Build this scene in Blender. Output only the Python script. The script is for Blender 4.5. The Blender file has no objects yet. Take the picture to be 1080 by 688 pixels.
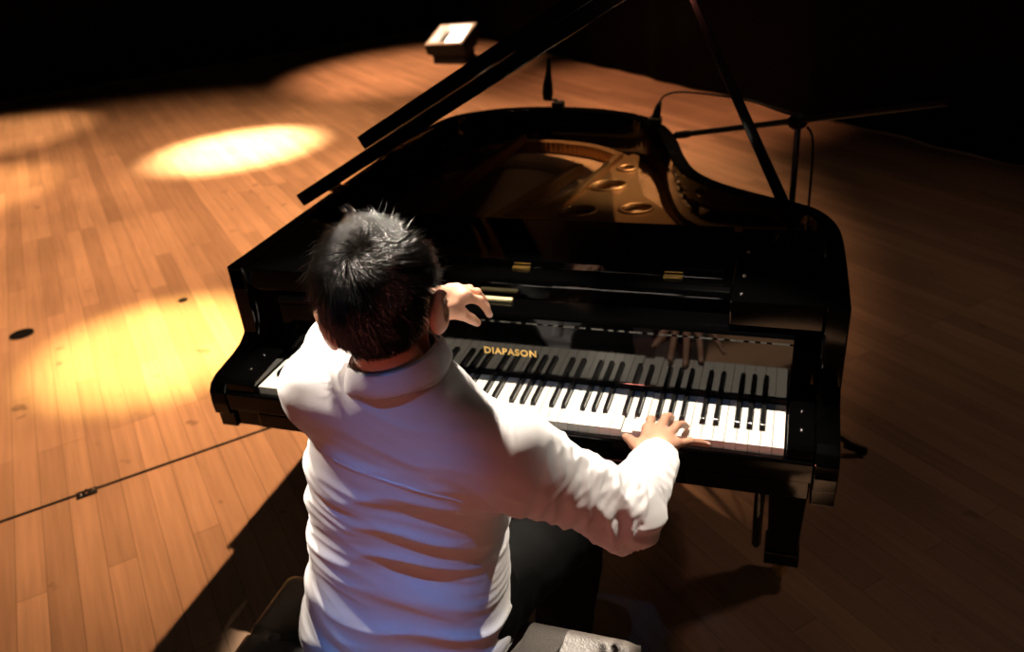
import bpy, bmesh, math, random
import numpy as np
from mathutils import Vector, Matrix, noise

random.seed(7)
rng = np.random.default_rng(7)
sc = bpy.context.scene
COL = sc.collection
Z0 = 0.72            # height of the white key tops above the stage floor
V = Vector
# ------------------------------------------------------------------ camera
CAM_R = ((0.9503494, 0.3010530, -0.0787594), (0.0789116, -0.4779699, -0.8748244), (-0.3010132, 0.8251738, -0.4779950))
CAM_C = (1.1823983, -1.3996460, 1.0400174 + Z0)
cd = bpy.data.cameras.new('camera'); cam = bpy.data.objects.new('camera', cd); COL.objects.link(cam)
r, d, f = (V(a) for a in CAM_R)
m = Matrix((r, -d, -f)).transposed().to_4x4(); m.translation = V(CAM_C)
cam.matrix_world = m
cd.sensor_width = 36; cd.lens = 866.086 / 1080 * 36; cd.clip_start = 0.05
cd.dof.use_dof = True; cd.dof.focus_distance = 1.38; cd.dof.aperture_fstop = 3.6
sc.camera = cam
# ------------------------------------------------------------------ view, world
sc.view_settings.view_transform = 'Standard'; sc.view_settings.look = 'None'
sc.view_settings.gamma = 1; sc.view_settings.use_curve_mapping = False
sc.view_settings.exposure = 0.0
w = bpy.data.worlds.new('world'); sc.world = w; w.use_nodes = True
w.node_tree.nodes['Background'].inputs[0].default_value = (0.9, 0.75, 0.6, 1)
w.node_tree.nodes['Background'].inputs[1].default_value = 0.004

def spot(name, loc, target, power, color, angle, blend=0.4, radius=0.05):
    l = bpy.data.lights.new(name, 'SPOT'); o = bpy.data.objects.new(name, l); COL.objects.link(o)
    o.location = V(loc); o.rotation_euler = (V(target) - V(loc)).to_track_quat('-Z', 'Y').to_euler()
    l.energy = power; l.color = color; l.spot_size = math.radians(angle); l.spot_blend = blend; l.shadow_soft_size = radius
    return o
# stage lamps on the grid, with one low amber fill added (world coordinates, metres above the stage)
WARM = (1.0, 0.72, 0.42); WHITE = (1.0, 0.86, 0.70)
spot('player_spot', (-2.3, 2.7, 6.0), (0.56, -0.38, 1.0), 9000, WHITE, 6.6, 0.3, 0.04)
spot('side_spot', (-2.9, 0.75, 4.0), (0.43, -0.42, 1.03), 2300, WHITE, 6.6, 0.6, 0.04)
spot('crown_spot', (-0.1, 0.35, 7.6), (0.575, -0.43, 1.24), 8000, WHITE, 2.4, 0.8, 0.03)
spot('arm_spot', (2.5, 1.9, 6.6), (0.93, -0.30, 0.90), 3600, WHITE, 4.6, 0.5, 0.04)
for kx, ky in ((0.15, 0.03), (0.62, 0.03), (1.05, -0.05)):
    spot('keyboard_spot', (kx * 0.5 + 0.3, 1.35, 7.6), (kx, ky, 0.72), 4200, WHITE, 4.6 if kx < 1 else 5.6, 0.55, 0.03)
spot('wash_spot', (1.35, 3.4, 7.6), (-2.2, 2.4, 0), 5400, (1.0, 0.56, 0.29), 56, 0.9, 0.06)
spot('pool_near_spot', (1.2, 3.2, 7.4), (-1.47, 1.20, 0), 18000, (1.0, 0.76, 0.26), 8.8, 1.0, 0.06)
spot('pool_far_spot', (-1.0, 6.0, 6.5), (-3.05, 4.15, 0), 30000, (1.0, 0.72, 0.40), 12.5, 1.0, 0.08)
spot('pool_left_spot', (-3.0, 5.5, 6.0), (-4.9, 2.7, 0), 5000, (1.0, 0.60, 0.26), 18, 1.0, 0.08)
spot('pool_back_spot', (-3.4, 5.0, 5.0), (-2.9, 7.0, 0), 2200, (1.0, 0.52, 0.28), 32, 1.0, 0.08)
spot('pool_edge_spot', (-4.5, 5.5, 6.0), (-6.0, 4.4, 0), 2600, (1.0, 0.60, 0.30), 20, 1.0, 0.08)
spot('tail_spot', (-0.3, 5.0, 6.5), (-0.2, 5.6, 0), 1300, (1.0, 0.46, 0.24), 36, 1.0, 0.08)
spot('blue_spot', (1.05, -2.3, 7.0), (0.63, -0.60, 0.76), 1200, (0.06, 0.36, 1.0), 3.9, 0.8, 0.04)
spot('blue_key_spot', (0.75, -2.2, 6.8), (0.80, 0.12, 0.72), 50, (0.10, 0.40, 1.0), 8, 0.8, 0.06)
spot('amber_fill', (0.2, -4.2, 0.9), (0.84, -0.5, 0.88), 120, (1.0, 0.27, 0.20), 19, 0.9, 0.1)  # low fill added behind the player, standing in for warm bounce
spot('house_spot', (4.5, 2.5, 6.5), (1.9, 1.6, 0), 110, (1.0, 0.66, 0.48), 70, 1.0, 0.3)
spot('interior_spot', (3.0, 2.2, 4.5), (0.76, 1.13, 0.86), 1500, (1.0, 0.68, 0.40), 6.5, 0.8, 0.05)

# ------------------------------------------------------------------ materials
def mat(name, base=(0.5, 0.5, 0.5), rough=0.5, metal=0.0, spec=0.5, coat=0.0, emit=None, estr=0.0, nscale=0, namt=0.0, bump=0.0, bscale=40, sheen=0.0):
    mt = bpy.data.materials.new(name); mt.use_nodes = True
    nt = mt.node_tree; b = nt.nodes['Principled BSDF']
    b.inputs['Base Color'].default_value = (*base, 1); b.inputs['Roughness'].default_value = rough
    b.inputs['Metallic'].default_value = metal; b.inputs['Specular IOR Level'].default_value = spec
    b.inputs['Coat Weight'].default_value = coat; b.inputs['Coat Roughness'].default_value = 0.03
    b.inputs['Sheen Weight'].default_value = sheen
    if emit: b.inputs['Emission Color'].default_value = (*emit, 1); b.inputs['Emission Strength'].default_value = estr
    tc = nt.nodes.new('ShaderNodeTexCoord')
    if nscale:
        n = nt.nodes.new('ShaderNodeTexNoise'); n.inputs['Scale'].default_value = nscale; n.inputs['Detail'].default_value = 4
        nt.links.new(tc.outputs['Object'], n.inputs['Vector'])
        mx = nt.nodes.new('ShaderNodeMix'); mx.data_type = 'RGBA'
        mx.inputs['A'].default_value = (*[c * (1 - namt) for c in base], 1); mx.inputs['B'].default_value = (*[min(1, c * (1 + namt)) for c in base], 1)
        nt.links.new(n.outputs['Fac'], mx.inputs['Factor']); nt.links.new(mx.outputs['Result'], b.inputs['Base Color'])
    if bump:
        n2 = nt.nodes.new('ShaderNodeTexNoise'); n2.inputs['Scale'].default_value = bscale; n2.inputs['Detail'].default_value = 5
        nt.links.new(tc.outputs['Object'], n2.inputs['Vector'])
        bp = nt.nodes.new('ShaderNodeBump'); bp.inputs['Strength'].default_value = bump; bp.inputs['Distance'].default_value = 0.004
        nt.links.new(n2.outputs['Fac'], bp.inputs['Height']); nt.links.new(bp.outputs['Normal'], b.inputs['Normal'])
    return mt
M = {}
M['lacquer'] = mat('black_lacquer', (0.0012, 0.0012, 0.0013), 0.05, spec=0.5, nscale=8, namt=0.2)
M['satin'] = mat('black_satin', (0.008, 0.008, 0.008), 0.35, nscale=20, namt=0.3)
M['ivory'] = mat('key_white', (0.82, 0.80, 0.74), 0.22, nscale=30, namt=0.04)
M['ebony'] = mat('key_black', (0.008, 0.008, 0.008), 0.16, nscale=30, namt=0.3)
M['gold'] = mat('brass', (0.85, 0.58, 0.20), 0.28, metal=1, nscale=40, namt=0.1)
M['bronze'] = mat('plate_bronze', (0.30, 0.17, 0.07), 0.38, metal=0.85, nscale=60, namt=0.25, bump=0.1, bscale=90)
M['string'] = mat('string_steel', (0.35, 0.25, 0.18), 0.35, metal=1, nscale=10, namt=0.1)
M['spruce'] = mat('soundboard_spruce', (0.46, 0.29, 0.15), 0.4, nscale=12, namt=0.25)
M['maple'] = mat('bridge_maple', (0.55, 0.36, 0.17), 0.45, nscale=20, namt=0.2)
M['felt'] = mat('red_felt', (0.12, 0.01, 0.01), 0.95, nscale=60, namt=0.3)
M['chrome'] = mat('chrome', (0.7, 0.7, 0.7), 0.2, metal=1, nscale=30, namt=0.05)
M['dark_metal'] = mat('black_metal', (0.012, 0.012, 0.013), 0.35, metal=0.3, nscale=50, namt=0.3)
M['rubber'] = mat('black_rubber', (0.003, 0.003, 0.003), 0.7, spec=0.2, nscale=60, namt=0.3)
M['cream'] = mat('cream_plastic', (0.95, 0.84, 0.45), 0.4, nscale=60, namt=0.06)
M['sliver'] = mat('sliver_white', (0.8, 0.78, 0.7), 0.6, nscale=60, namt=0.04)
M['leather'] = mat('black_leather', (0.060, 0.052, 0.046), 0.42, spec=0.5, nscale=30, namt=0.25, bump=0.25, bscale=260)
M['skin'] = mat('skin', (0.62, 0.33, 0.22), 0.48, nscale=35, namt=0.10, bump=0.08, bscale=300)
M['skin'].node_tree.nodes['Principled BSDF'].inputs['Subsurface Weight'].default_value = 0.12
M['skin'].node_tree.nodes['Principled BSDF'].inputs['Subsurface Radius'].default_value = (0.010, 0.004, 0.002)
M['nail'] = mat('fingernail', (0.75, 0.48, 0.40), 0.3, nscale=60, namt=0.05)
M['hair'] = mat('black_hair', (0.004, 0.003, 0.002), 0.22, spec=0.8, nscale=60, namt=0.4)
M['scalp'] = mat('hair_base', (0.002, 0.0016, 0.0013), 0.9, spec=0.03, nscale=60, namt=0.4)
M['shirt'] = mat('white_cotton', (0.52, 0.515, 0.53), 0.75, spec=0.2, nscale=90, namt=0.03, bump=0.15, bscale=900, sheen=0.1)
M['thread'] = mat('shirt_button', (0.78, 0.74, 0.70), 0.35, nscale=60, namt=0.05)
M['trouser'] = mat('black_trouser_cloth', (0.0014, 0.0014, 0.0014), 0.85, spec=0.06, nscale=120, namt=0.3, bump=0.2, bscale=400)
M['drape'] = mat('black_drape', (0.0009, 0.0008, 0.0008), 0.95, spec=0.1, nscale=6, namt=0.4)
M['lamp_white'] = mat('floodlight_bezel', (0.75, 0.72, 0.66), 0.35, nscale=30, namt=0.05)
M['lamp_glow'] = mat('floodlight_glow', (0.9, 0.9, 0.85), 0.4, emit=(1.0, 0.93, 0.80), estr=13.0, nscale=20, namt=0.02)
M['lamp_reflect'] = mat('floodlight_reflector', (0.16, 0.14, 0.11), 0.3, metal=1, nscale=20, namt=0.1)

def floor_mat():
    mt = bpy.data.materials.new('stage_floorboards'); mt.use_nodes = True
    nt = mt.node_tree; b = nt.nodes['Principled BSDF']; N = nt.nodes.new; Lk = nt.links.new
    tc = N('ShaderNodeTexCoord'); mp = N('ShaderNodeMapping'); mp.inputs['Rotation'].default_value = (0, 0, math.radians(43))
    Lk(tc.outputs['Object'], mp.inputs['Vector'])
    br = N('ShaderNodeTexBrick'); br.offset = 0.37; br.offset_frequency = 3; br.squash = 1
    br.inputs['Scale'].default_value = 1; br.inputs['Brick Width'].default_value = 1.3; br.inputs['Row Height'].default_value = 0.085
    br.inputs['Mortar Size'].default_value = 0.0012; br.inputs['Mortar Smooth'].default_value = 0.3; br.inputs['Bias'].default_value = 0
    br.inputs['Color1'].default_value = (0.43, 0.43, 0.43, 1); br.inputs['Color2'].default_value = (0.61, 0.61, 0.61, 1); br.inputs['Mortar'].default_value = (0.22, 0.22, 0.22, 1)
    Lk(mp.outputs['Vector'], br.inputs['Vector'])
    st = N('ShaderNodeMapping'); st.inputs['Scale'].default_value = (1.2, 26, 1); Lk(mp.outputs['Vector'], st.inputs['Vector'])
    gn = N('ShaderNodeTexNoise'); gn.inputs['Scale'].default_value = 2.2; gn.inputs['Detail'].default_value = 6; gn.inputs['Distortion'].default_value = 0.4
    Lk(st.outputs['Vector'], gn.inputs['Vector'])
    ln = N('ShaderNodeTexNoise'); ln.inputs['Scale'].default_value = 0.8; ln.inputs['Detail'].default_value = 3; Lk(mp.outputs['Vector'], ln.inputs['Vector'])
    rg = N('ShaderNodeMapRange'); rg.inputs[1].default_value = 0.25; rg.inputs[2].default_value = 0.75; rg.inputs[3].default_value = 0.84; rg.inputs[4].default_value = 1.13
    Lk(gn.outputs['Fac'], rg.inputs[0])
    rl = N('ShaderNodeMapRange'); rl.inputs[1].default_value = 0.3; rl.inputs[2].default_value = 0.7; rl.inputs[3].default_value = 0.70; rl.inputs[4].default_value = 1.12
    Lk(ln.outputs['Fac'], rl.inputs[0])
    m1 = N('ShaderNodeMath'); m1.operation = 'MULTIPLY'; Lk(rg.outputs[0], m1.inputs[0]); Lk(rl.outputs[0], m1.inputs[1])
    # small dark scuffs
    sp = N('ShaderNodeTexNoise'); sp.inputs['Scale'].default_value = 9; sp.inputs['Detail'].default_value = 2; Lk(tc.outputs['Object'], sp.inputs['Vector'])
    rs = N('ShaderNodeMapRange'); rs.inputs[1].default_value = 0.71; rs.inputs[2].default_value = 0.77; rs.inputs[3].default_value = 1.0; rs.inputs[4].default_value = 0.55
    Lk(sp.outputs['Fac'], rs.inputs[0])
    m2 = N('ShaderNodeMath'); m2.operation = 'MULTIPLY'; Lk(m1.outputs[0], m2.inputs[0]); Lk(rs.outputs[0], m2.inputs[1])
    tint = N('ShaderNodeMix'); tint.data_type = 'RGBA'; tint.blend_type = 'MULTIPLY'; tint.inputs['Factor'].default_value = 1
    tint.inputs['B'].default_value = (1.0, 0.61, 0.38, 1); Lk(br.outputs['Color'], tint.inputs['A'])
    mm = N('ShaderNodeMix'); mm.data_type = 'RGBA'; mm.blend_type = 'MULTIPLY'; mm.inputs['Factor'].default_value = 1
    cb = N('ShaderNodeCombineColor'); [Lk(m2.outputs[0], cb.inputs[k]) for k in range(3)]
    Lk(tint.outputs['Result'], mm.inputs['A']); Lk(cb.outputs[0], mm.inputs['B']); Lk(mm.outputs['Result'], b.inputs['Base Color'])
    b.inputs['Roughness'].default_value = 0.42; b.inputs['Specular IOR Level'].default_value = 0.35
    bp = N('ShaderNodeBump'); bp.inputs['Strength'].default_value = 0.15; bp.inputs['Distance'].default_value = 0.002
    Lk(br.outputs['Fac'], bp.inputs['Height']); bp.invert = True; Lk(bp.outputs['Normal'], b.inputs['Normal'])
    return mt
M['floor'] = floor_mat()

# ------------------------------------------------------------------ helpers
WL = {}
def empty(name, loc, label, cat, group=None):
    o = bpy.data.objects.new(name, None); COL.objects.link(o); o.empty_display_size = 0.1
    o.location = (loc[0], loc[1], loc[2] + Z0); WL[o] = V(loc)
    tag(o, label, cat, group); return o
def tag(o, label=None, cat=None, group=None, kind=None):
    if label: o['label'] = label
    if cat: o['category'] = cat
    if group: o['group'] = group
    if kind: o['kind'] = kind
    return o
def obj(name, bm, mt, parent=None, loc=None, smooth=False, bevel=0.0, seg=2, angle=35, me=None):
    """link a bmesh given in piano coordinates as one mesh object"""
    if loc is None: loc = WL[parent] if parent else V((0, 0, 0))
    loc = V(loc)
    if me is None:
        me = bpy.data.meshes.new(name)
        if isinstance(bm, tuple):
            me.from_pydata([tuple(V(v) - loc) for v in bm[0]], [], bm[1]); 
        else:
            bmesh.ops.translate(bm, verts=bm.verts, vec=-loc)
            bmesh.ops.recalc_face_normals(bm, faces=bm.faces)
            bm.to_mesh(me); bm.free()
        me.materials.append(mt)
        if smooth:
            for p in me.polygons: p.use_smooth = True
    o = bpy.data.objects.new(name, me); COL.objects.link(o)
    WL[o] = loc
    if parent:
        o.parent = parent; o.location = loc - WL[parent]
    else:
        o.location = (loc.x, loc.y, loc.z + Z0)
    if bevel:
        md = o.modifiers.new('bevel', 'BEVEL'); md.width = bevel; md.segments = seg; md.limit_method = 'ANGLE'; md.angle_limit = math.radians(angle); md.harden_normals = False
    return o
def B(): return bmesh.new()
def box(bm, x0, x1, y0, y1, z0, z1):
    vs = [bm.verts.new((x, y, z)) for z in (z0, z1) for y in (y0, y1) for x in (x0, x1)]
    for q in ((0, 2, 3, 1), (4, 5, 7, 6), (0, 1, 5, 4), (2, 6, 7, 3), (0, 4, 6, 2), (1, 3, 7, 5)): bm.faces.new([vs[i] for i in q])
    return vs
def prism(bm, pts, a, b, axis='z'):
    """extrude a polygon of 2-D points from a to b along an axis"""
    def P(p, t): return {'z': (p[0], p[1], t), 'x': (t, p[0], p[1]), 'y': (p[0], t, p[1])}[axis]
    lo = [bm.verts.new(P(p, a)) for p in pts]; hi = [bm.verts.new(P(p, b)) for p in pts]
    n = len(pts)
    bm.faces.new(lo[::-1]); bm.faces.new(hi)
    for i in range(n): bm.faces.new((lo[i], lo[(i + 1) % n], hi[(i + 1) % n], hi[i]))
    return lo + hi
def frame(t):
    t = t.normalized(); u = V((0, 0, 1)) if abs(t.z) < 0.9 else V((1, 0, 0))
    a = t.cross(u).normalized(); return a, t.cross(a).normalized()
def tube(bm, pts, rad, n=10, cap=True):
    pts = [V(p) for p in pts]; rings = []
    if not hasattr(rad, '__len__'): rad = [rad] * len(pts)
    a = None
    for i, p in enumerate(pts):
        t = (pts[min(i + 1, len(pts) - 1)] - pts[max(i - 1, 0)]).normalized()
        if a is None: a, b = frame(t)
        else:
            a = (a - t * a.dot(t)).normalized(); b = t.cross(a)
        rings.append([bm.verts.new(p + (a * math.cos(k * 2 * math.pi / n) + b * math.sin(k * 2 * math.pi / n)) * rad[i]) for k in range(n)])
    for i in range(len(rings) - 1):
        for k in range(n): bm.faces.new((rings[i][k], rings[i][(k + 1) % n], rings[i + 1][(k + 1) % n], rings[i + 1][k]))
    if cap: bm.faces.new(rings[0][::-1]); bm.faces.new(rings[-1])
def lathe(bm, c, prof, n=20, axis=V((0, 0, 1))):
    a, b = frame(axis); c = V(c); ax = axis.normalized(); rings = []
    for r_, h in prof:
        if r_ < 1e-6: rings.append([bm.verts.new(c + ax * h)])
        else: rings.append([bm.verts.new(c + ax * h + (a * math.cos(k * 2 * math.pi / n) + b * math.sin(k * 2 * math.pi / n)) * r_) for k in range(n)])
    for i in range(len(rings) - 1):
        p, q = rings[i], rings[i + 1]
        for k in range(n):
            k2 = (k + 1) % n
            if len(p) == 1 and len(q) > 1: bm.faces.new((p[0], q[k], q[k2]))
            elif len(q) == 1 and len(p) > 1: bm.faces.new((p[k], q[0], p[k2]))
            elif len(p) > 1: bm.faces.new((p[k], p[k2], q[k2], q[k]))
def catmull(pts, n=8, closed=False):
    out = []; P = [V(p) for p in pts]; L = len(P)
    for i in range(L if closed else L - 1):
        g = lambda k: P[k % L] if closed else P[max(0, min(L - 1, k))]
        p0, p1, p2, p3 = g(i - 1), g(i), g(i + 1), g(i + 2)
        for j in range(n):
            t = j / n
            out.append(0.5 * (2 * p1 + (p2 - p0) * t + (2 * p0 - 5 * p1 + 4 * p2 - p3) * t * t + (3 * p1 - p0 - 3 * p2 + p3) * t ** 3))
    if not closed: out.append(P[-1])
    return out

# ------------------------------------------------------------------ the stage
FZ = -Z0
dB = V((math.cos(math.radians(-43)), math.sin(math.radians(-43)), 0)); nB = V((-dB.y, dB.x, 0))   # along / across the boards
def SB(s, t, z): return tuple(dB * s + nB * t + V((0, 0, z)))
bm = B()
c = [SB(s, t, z) for z in (FZ - 0.06, FZ) for s, t in ((-9.6, -6), (7, -6), (7, 4.9), (-9.6, 4.9))]
vs = [bm.verts.new(p) for p in c]
for q in ((3, 2, 1, 0), (4, 5, 6, 7), (0, 1, 5, 4), (1, 2, 6, 5), (2, 3, 7, 6), (3, 0, 4, 7)): bm.faces.new([vs[i] for i in q])
tag(obj('floor', bm, M['floor']), kind='structure')
def drape(name, along):
    bm = B(); n = 420; top = 5.0; rows = []
    for i in range(n + 1):
        u = i / n
        w_ = 0.02 * math.sin(u * 190 + 1.5 * math.sin(u * 23)) + 0.03 * math.sin(u * 71)
        if along == 'right': p = lambda z: SB(-9.4 + u * 16.0, 4.68 + w_ * (0.6 + 0.4 * (z - FZ) / top), z)
        else: p = lambda z: SB(-9.2 + w_, -5.6 + u * 10.2, z)
        rows.append([bm.verts.new(p(FZ + 0.01 + top * k / 4)) for k in range(5)])
    for i in range(n):
        for k in range(4): bm.faces.new((rows[i][k], rows[i + 1][k], rows[i + 1][k + 1], rows[i][k + 1]))
    o = obj(name, bm, M['drape'], smooth=True)
    md = o.modifiers.new('thick', 'SOLIDIFY'); md.thickness = 0.006
    tag(o, kind='structure')
drape('wall_back', 'right'); drape('wall_left', 'left')
# seam between two stage floor sections, running across the boards
bm = B(); vs = []
for s, t in ((-0.936, -4.0), (-0.922, -4.0), (-0.922, 0.75), (-0.936, 0.75)): vs.append((s, t))
lo = [bm.verts.new(SB(s, t, FZ + 0.0002)) for s, t in vs]; hi = [bm.verts.new(SB(s, t, FZ + 0.002)) for s, t in vs]
bm.faces.new(lo[::-1]); bm.faces.new(hi)
for i in range(4): bm.faces.new((lo[i], lo[(i + 1) % 4], hi[(i + 1) % 4], hi[i]))
tag(obj('trim_1', bm, M['rubber']), kind='structure')
# latch on the seam
lc = V((-1.036, 0.234, FZ))
t = empty('floor_latch', lc, 'small dark metal latch on the black seam across the floorboards', 'latch')
bm = B()
for a0, a1, b0, b1, h in ((-0.02, 0.02, -0.034, 0.034, 0.006),):
    q = [lc + dB * a + nB * b_ for a, b_ in ((a0, b0), (a1, b0), (a1, b1), (a0, b1))]
    lo = [bm.verts.new(p + V((0, 0, 0.002))) for p in q]; hi = [bm.verts.new(p + V((0, 0, h))) for p in q]
    bm.faces.new(lo[::-1]); bm.faces.new(hi)
    for i in range(4): bm.faces.new((lo[i], lo[(i + 1) % 4], hi[(i + 1) % 4], hi[i]))
obj('base_plate', bm, M['dark_metal'], t, bevel=0.0015)
for s_ in (-1, 1):
    bm = B(); lathe(bm, lc + nB * 0.022 * s_ + V((0, 0, 0.006)), [(0.007, 0), (0.006, 0.003), (0, 0.0035)], 12)
    obj('screw', bm, M['chrome'], t, smooth=True)
bm = B(); tube(bm, [lc + dB * -0.012 + V((0, 0, 0.009)), lc + dB * 0.012 + V((0, 0, 0.009))], 0.005, 10)
obj('bolt', bm, M['chrome'], t)
# round floor socket covers
for (x, y, r_, lab) in ((-2.287, 1.162, 0.05, 'round black floor socket cover at the left edge of the stage picture'), (-1.69, 1.621, 0.022, 'small dark screw cap in the floorboards left of the piano')):
    t = empty('floor_socket', (x, y, FZ), lab, 'floor cap')
    bm = B(); lathe(bm, (x, y, FZ), [(r_, 0.0002), (r_, 0.003), (r_ * 0.9, 0.004), (0, 0.004)], 24); obj('cover', bm, M['rubber'], t)
    bm = B(); lathe(bm, (x, y, FZ), [(r_ * 1.12, 0.0002), (r_ * 1.12, 0.0035), (r_ * 1.0, 0.0035), (r_ * 1.0, 0.0002)], 24); obj('rim', bm, M['dark_metal'], t)

# ------------------------------------------------------------------ the grand piano
PX0, PX1 = -0.135, 1.330; KW = 1.225; RIM_T, RIM_B = 0.24, -0.128
PN = empty('grand_piano', (0.6, 0.6, FZ), 'black gloss grand piano with propped lid, gold maker letters on its fallboard', 'piano')
curve = [(-0.135, 0.16), (-0.135, 0.6), (-0.135, 1.0), (-0.132, 1.25), (-0.122, 1.40), (-0.100, 1.52), (-0.055, 1.61), (0.059, 1.69), (0.206, 1.724), (0.361, 1.722), (0.519, 1.685), (0.637, 1.625), (0.722, 1.541),
         (0.788, 1.432), (0.835, 1.299), (0.878, 1.137), (0.926, 1.000), (0.989, 0.910), (1.067, 0.842), (1.145, 0.790), (1.217, 0.749), (1.268, 0.706), (1.303, 0.640), (1.322, 0.55), (1.328, 0.40), (1.330, 0.16)]
OUT = [V((p.x, p.y)) for p in catmull([(x, y, 0) for x, y in curve], 5)]
def inset(pts, dd):
    res = []
    for i, p in enumerate(pts):
        t_ = (pts[min(i + 1, len(pts) - 1)] - pts[max(i - 1, 0)]).normalized()
        res.append(p + V((t_.y, -t_.x)) * dd)      # curve runs clockwise: inside is on the right
    return res
INN = inset(OUT, 0.045)
bm = B()
n = len(OUT)
rg = [[bm.verts.new((p.x, p.y, z)) for p in L_] for L_, z in ((OUT, RIM_B), (OUT, RIM_T), (INN, RIM_T), (INN, RIM_B))]
for i in range(n - 1):
    for k in range(4): bm.faces.new((rg[k][i], rg[k][i + 1], rg[(k + 1) % 4][i + 1], rg[(k + 1) % 4][i]))
bm.faces.new([rg[k][0] for k in range(4)]); bm.faces.new([rg[k][-1] for k in range(4)][::-1])
obj('rim', bm, M['lacquer'], PN, smooth=False, bevel=0.004, seg=3, angle=50)
# arms at both ends of the keyboard
prof = [(0.30, RIM_T - 0.001), (0.170, RIM_T - 0.001), (0.160, RIM_T - 0.006), (0.160, 0.176), (0.172, 0.168), (0.178, 0.150), (0.178, 0.11), (0.172, 0.075), (0.158, 0.050), (0.132, 0.033), (0.095, 0.023), (0.05, 0.016), (0.015, 0.010), (-0.008, 0.000), (-0.020, -0.018), (-0.023, -0.05), (-0.021, -0.082), (-0.010, -0.086), (-0.008, RIM_B), (0.30, RIM_B)]
for x0, x1 in ((PX0 + 0.0003, PX0 + 0.047), (PX1 - 0.047, PX1 - 0.0003)):
    bm = B(); prism(bm, prof, x0, x1, 'x'); obj('arm', bm, M['lacquer'], PN, bevel=0.003, seg=3, angle=25)
for x0, x1 in ((PX0 + 0.048, -0.004), (KW + 0.004, PX1 - 0.048)):
    bm = B(); prism(bm, [(-0.012, -0.055), (0.150, -0.055), (0.150, 0.024), (0.09, 0.022), (0.0, 0.014), (-0.010, 0.006)], x0, x1, 'x')
    ob = obj('cheek_block', bm, M['lacquer'], PN, bevel=0.003, seg=3)
    for yy in (0.045, 0.105):
        bm = B(); lathe(bm, ((x0 + x1) / 2, yy, 0.0225 if yy > .09 else 0.0175), [(0.004, 0), (0.0035, 0.0015), (0, 0.002)], 12); obj('screw', bm, M['chrome'], ob, smooth=True)
bm = B(); box(bm, PX0 + 0.05, PX1 - 0.05, 0.0, 0.75, RIM_B + 0.004, -0.066); obj('keybed', bm, M['lacquer'], PN, bevel=0.003)
bm = B(); prism(bm, [(-0.020, -0.066), (-0.004, -0.066), (-0.004, -0.020), (-0.007, -0.0165), (-0.017, -0.0165), (-0.020, -0.020)], PX0 + 0.048, PX1 - 0.048, 'x'); obj('key_slip', bm, M['lacquer'], PN, bevel=0.002)
bm = B(); box(bm, PX0 + 0.12, PX1 - 0.12, -0.012, -0.002, -0.116, -0.074); obj('front_panel', bm, M['lacquer'], PN, bevel=0.003)
# 52 white and 36 black keys
KWID = KW / 52
SHARP = {0: 0.0022, 2: -0.0022, 3: 0.0022, 5: -0.0022, 6: 0.0} # offsets filled below by note name
names = ['A', 'B', 'C', 'D', 'E', 'F', 'G']
boff = {'A': 0.002, 'C': -0.002, 'D': 0.002, 'F': -0.002, 'G': 0.0}
pressed = {38: 0.006, 40: 0.005}
for i in range(52):
    nm = names[i % 7]; g = 0.0004
    lft = names[(i - 1) % 7]; x0 = i * KWID + g; x1 = (i + 1) * KWID - g
    xl = x0; xr = x1
    if i > 0 and lft in boff: xl = i * KWID + boff[lft] + 0.0062
    if i < 51 and nm in boff: xr = (i + 1) * KWID + boff[nm] - 0.0062
    poly = [(x0, 0.0), (x1, 0.0), (x1, 0.0495)]
    if xr < x1: poly.append((xr, 0.0495))
    poly += [(xr, 0.1535), (xl, 0.1535)]
    if xl > x0: poly.append((xl, 0.0495))
    poly.append((x0, 0.0495))
    dz = pressed.get(i, 0)
    bm = B(); vs = prism(bm, poly, -0.021, 0.0, 'z')
    if dz:
        for v in vs: v.co.z -= dz * (1 - v.co.y / 0.25)
    obj('white_key', bm, M['ivory'], PN, loc=((x0 + x1) / 2, 0.07, 0), bevel=0.0009, seg=2)
kb = None
for i in range(51):
    nm = names[i % 7]
    if nm not in boff: continue
    cx = (i + 1) * KWID + boff[nm]; loc = (cx, 0.09, 0)
    if kb is None:
        bm = B()
        st = [(0.0502, -0.016, 0.0055), (0.0508, 0.002, 0.0053), (0.0535, 0.0085, 0.0047), (0.058, 0.0113, 0.0043), (0.1535, 0.0118, 0.0043)]
        top = [(bm.verts.new((cx - w_, y, z)), bm.verts.new((cx + w_, y, z))) for y, z, w_ in st]
        bot = [(bm.verts.new((cx - 0.0055, y, -0.016)), bm.verts.new((cx + 0.0055, y, -0.016))) for y in (0.0508, 0.0535, 0.058, 0.1535)]
        for a, b_ in zip(top, top[1:]): bm.faces.new((a[0], a[1], b_[1], b_[0]))
        bl = [top[0]] + bot
        for a, b_, c_, d_ in zip(top[1:], top[2:], bot[0:], bot[1:]):
            bm.faces.new((a[0], b_[0], d_[0], c_[0])); bm.faces.new((a[1], c_[1], d_[1], b_[1]))
        bm.faces.new((top[0][0], top[1][0], bot[0][0])); bm.faces.new((top[0][1], bot[0][1], top[1][1]))
        bm.faces.new((top[-1][0], top[-1][1], bot[-1][1], bot[-1][0]))
        kb = obj('black_key', bm, M['ebony'], PN, loc=loc, bevel=0.0011, seg=2, angle=30)
    else:
        o = kb.copy(); COL.objects.link(o); o.parent = PN; o.location = V(loc) - WL[PN]
bm = B(); box(bm, 0.0, KW, 0.1560, 0.170, 0.0005, 0.0115); obj('key_felt', bm, M['rubber'], PN)
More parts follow.
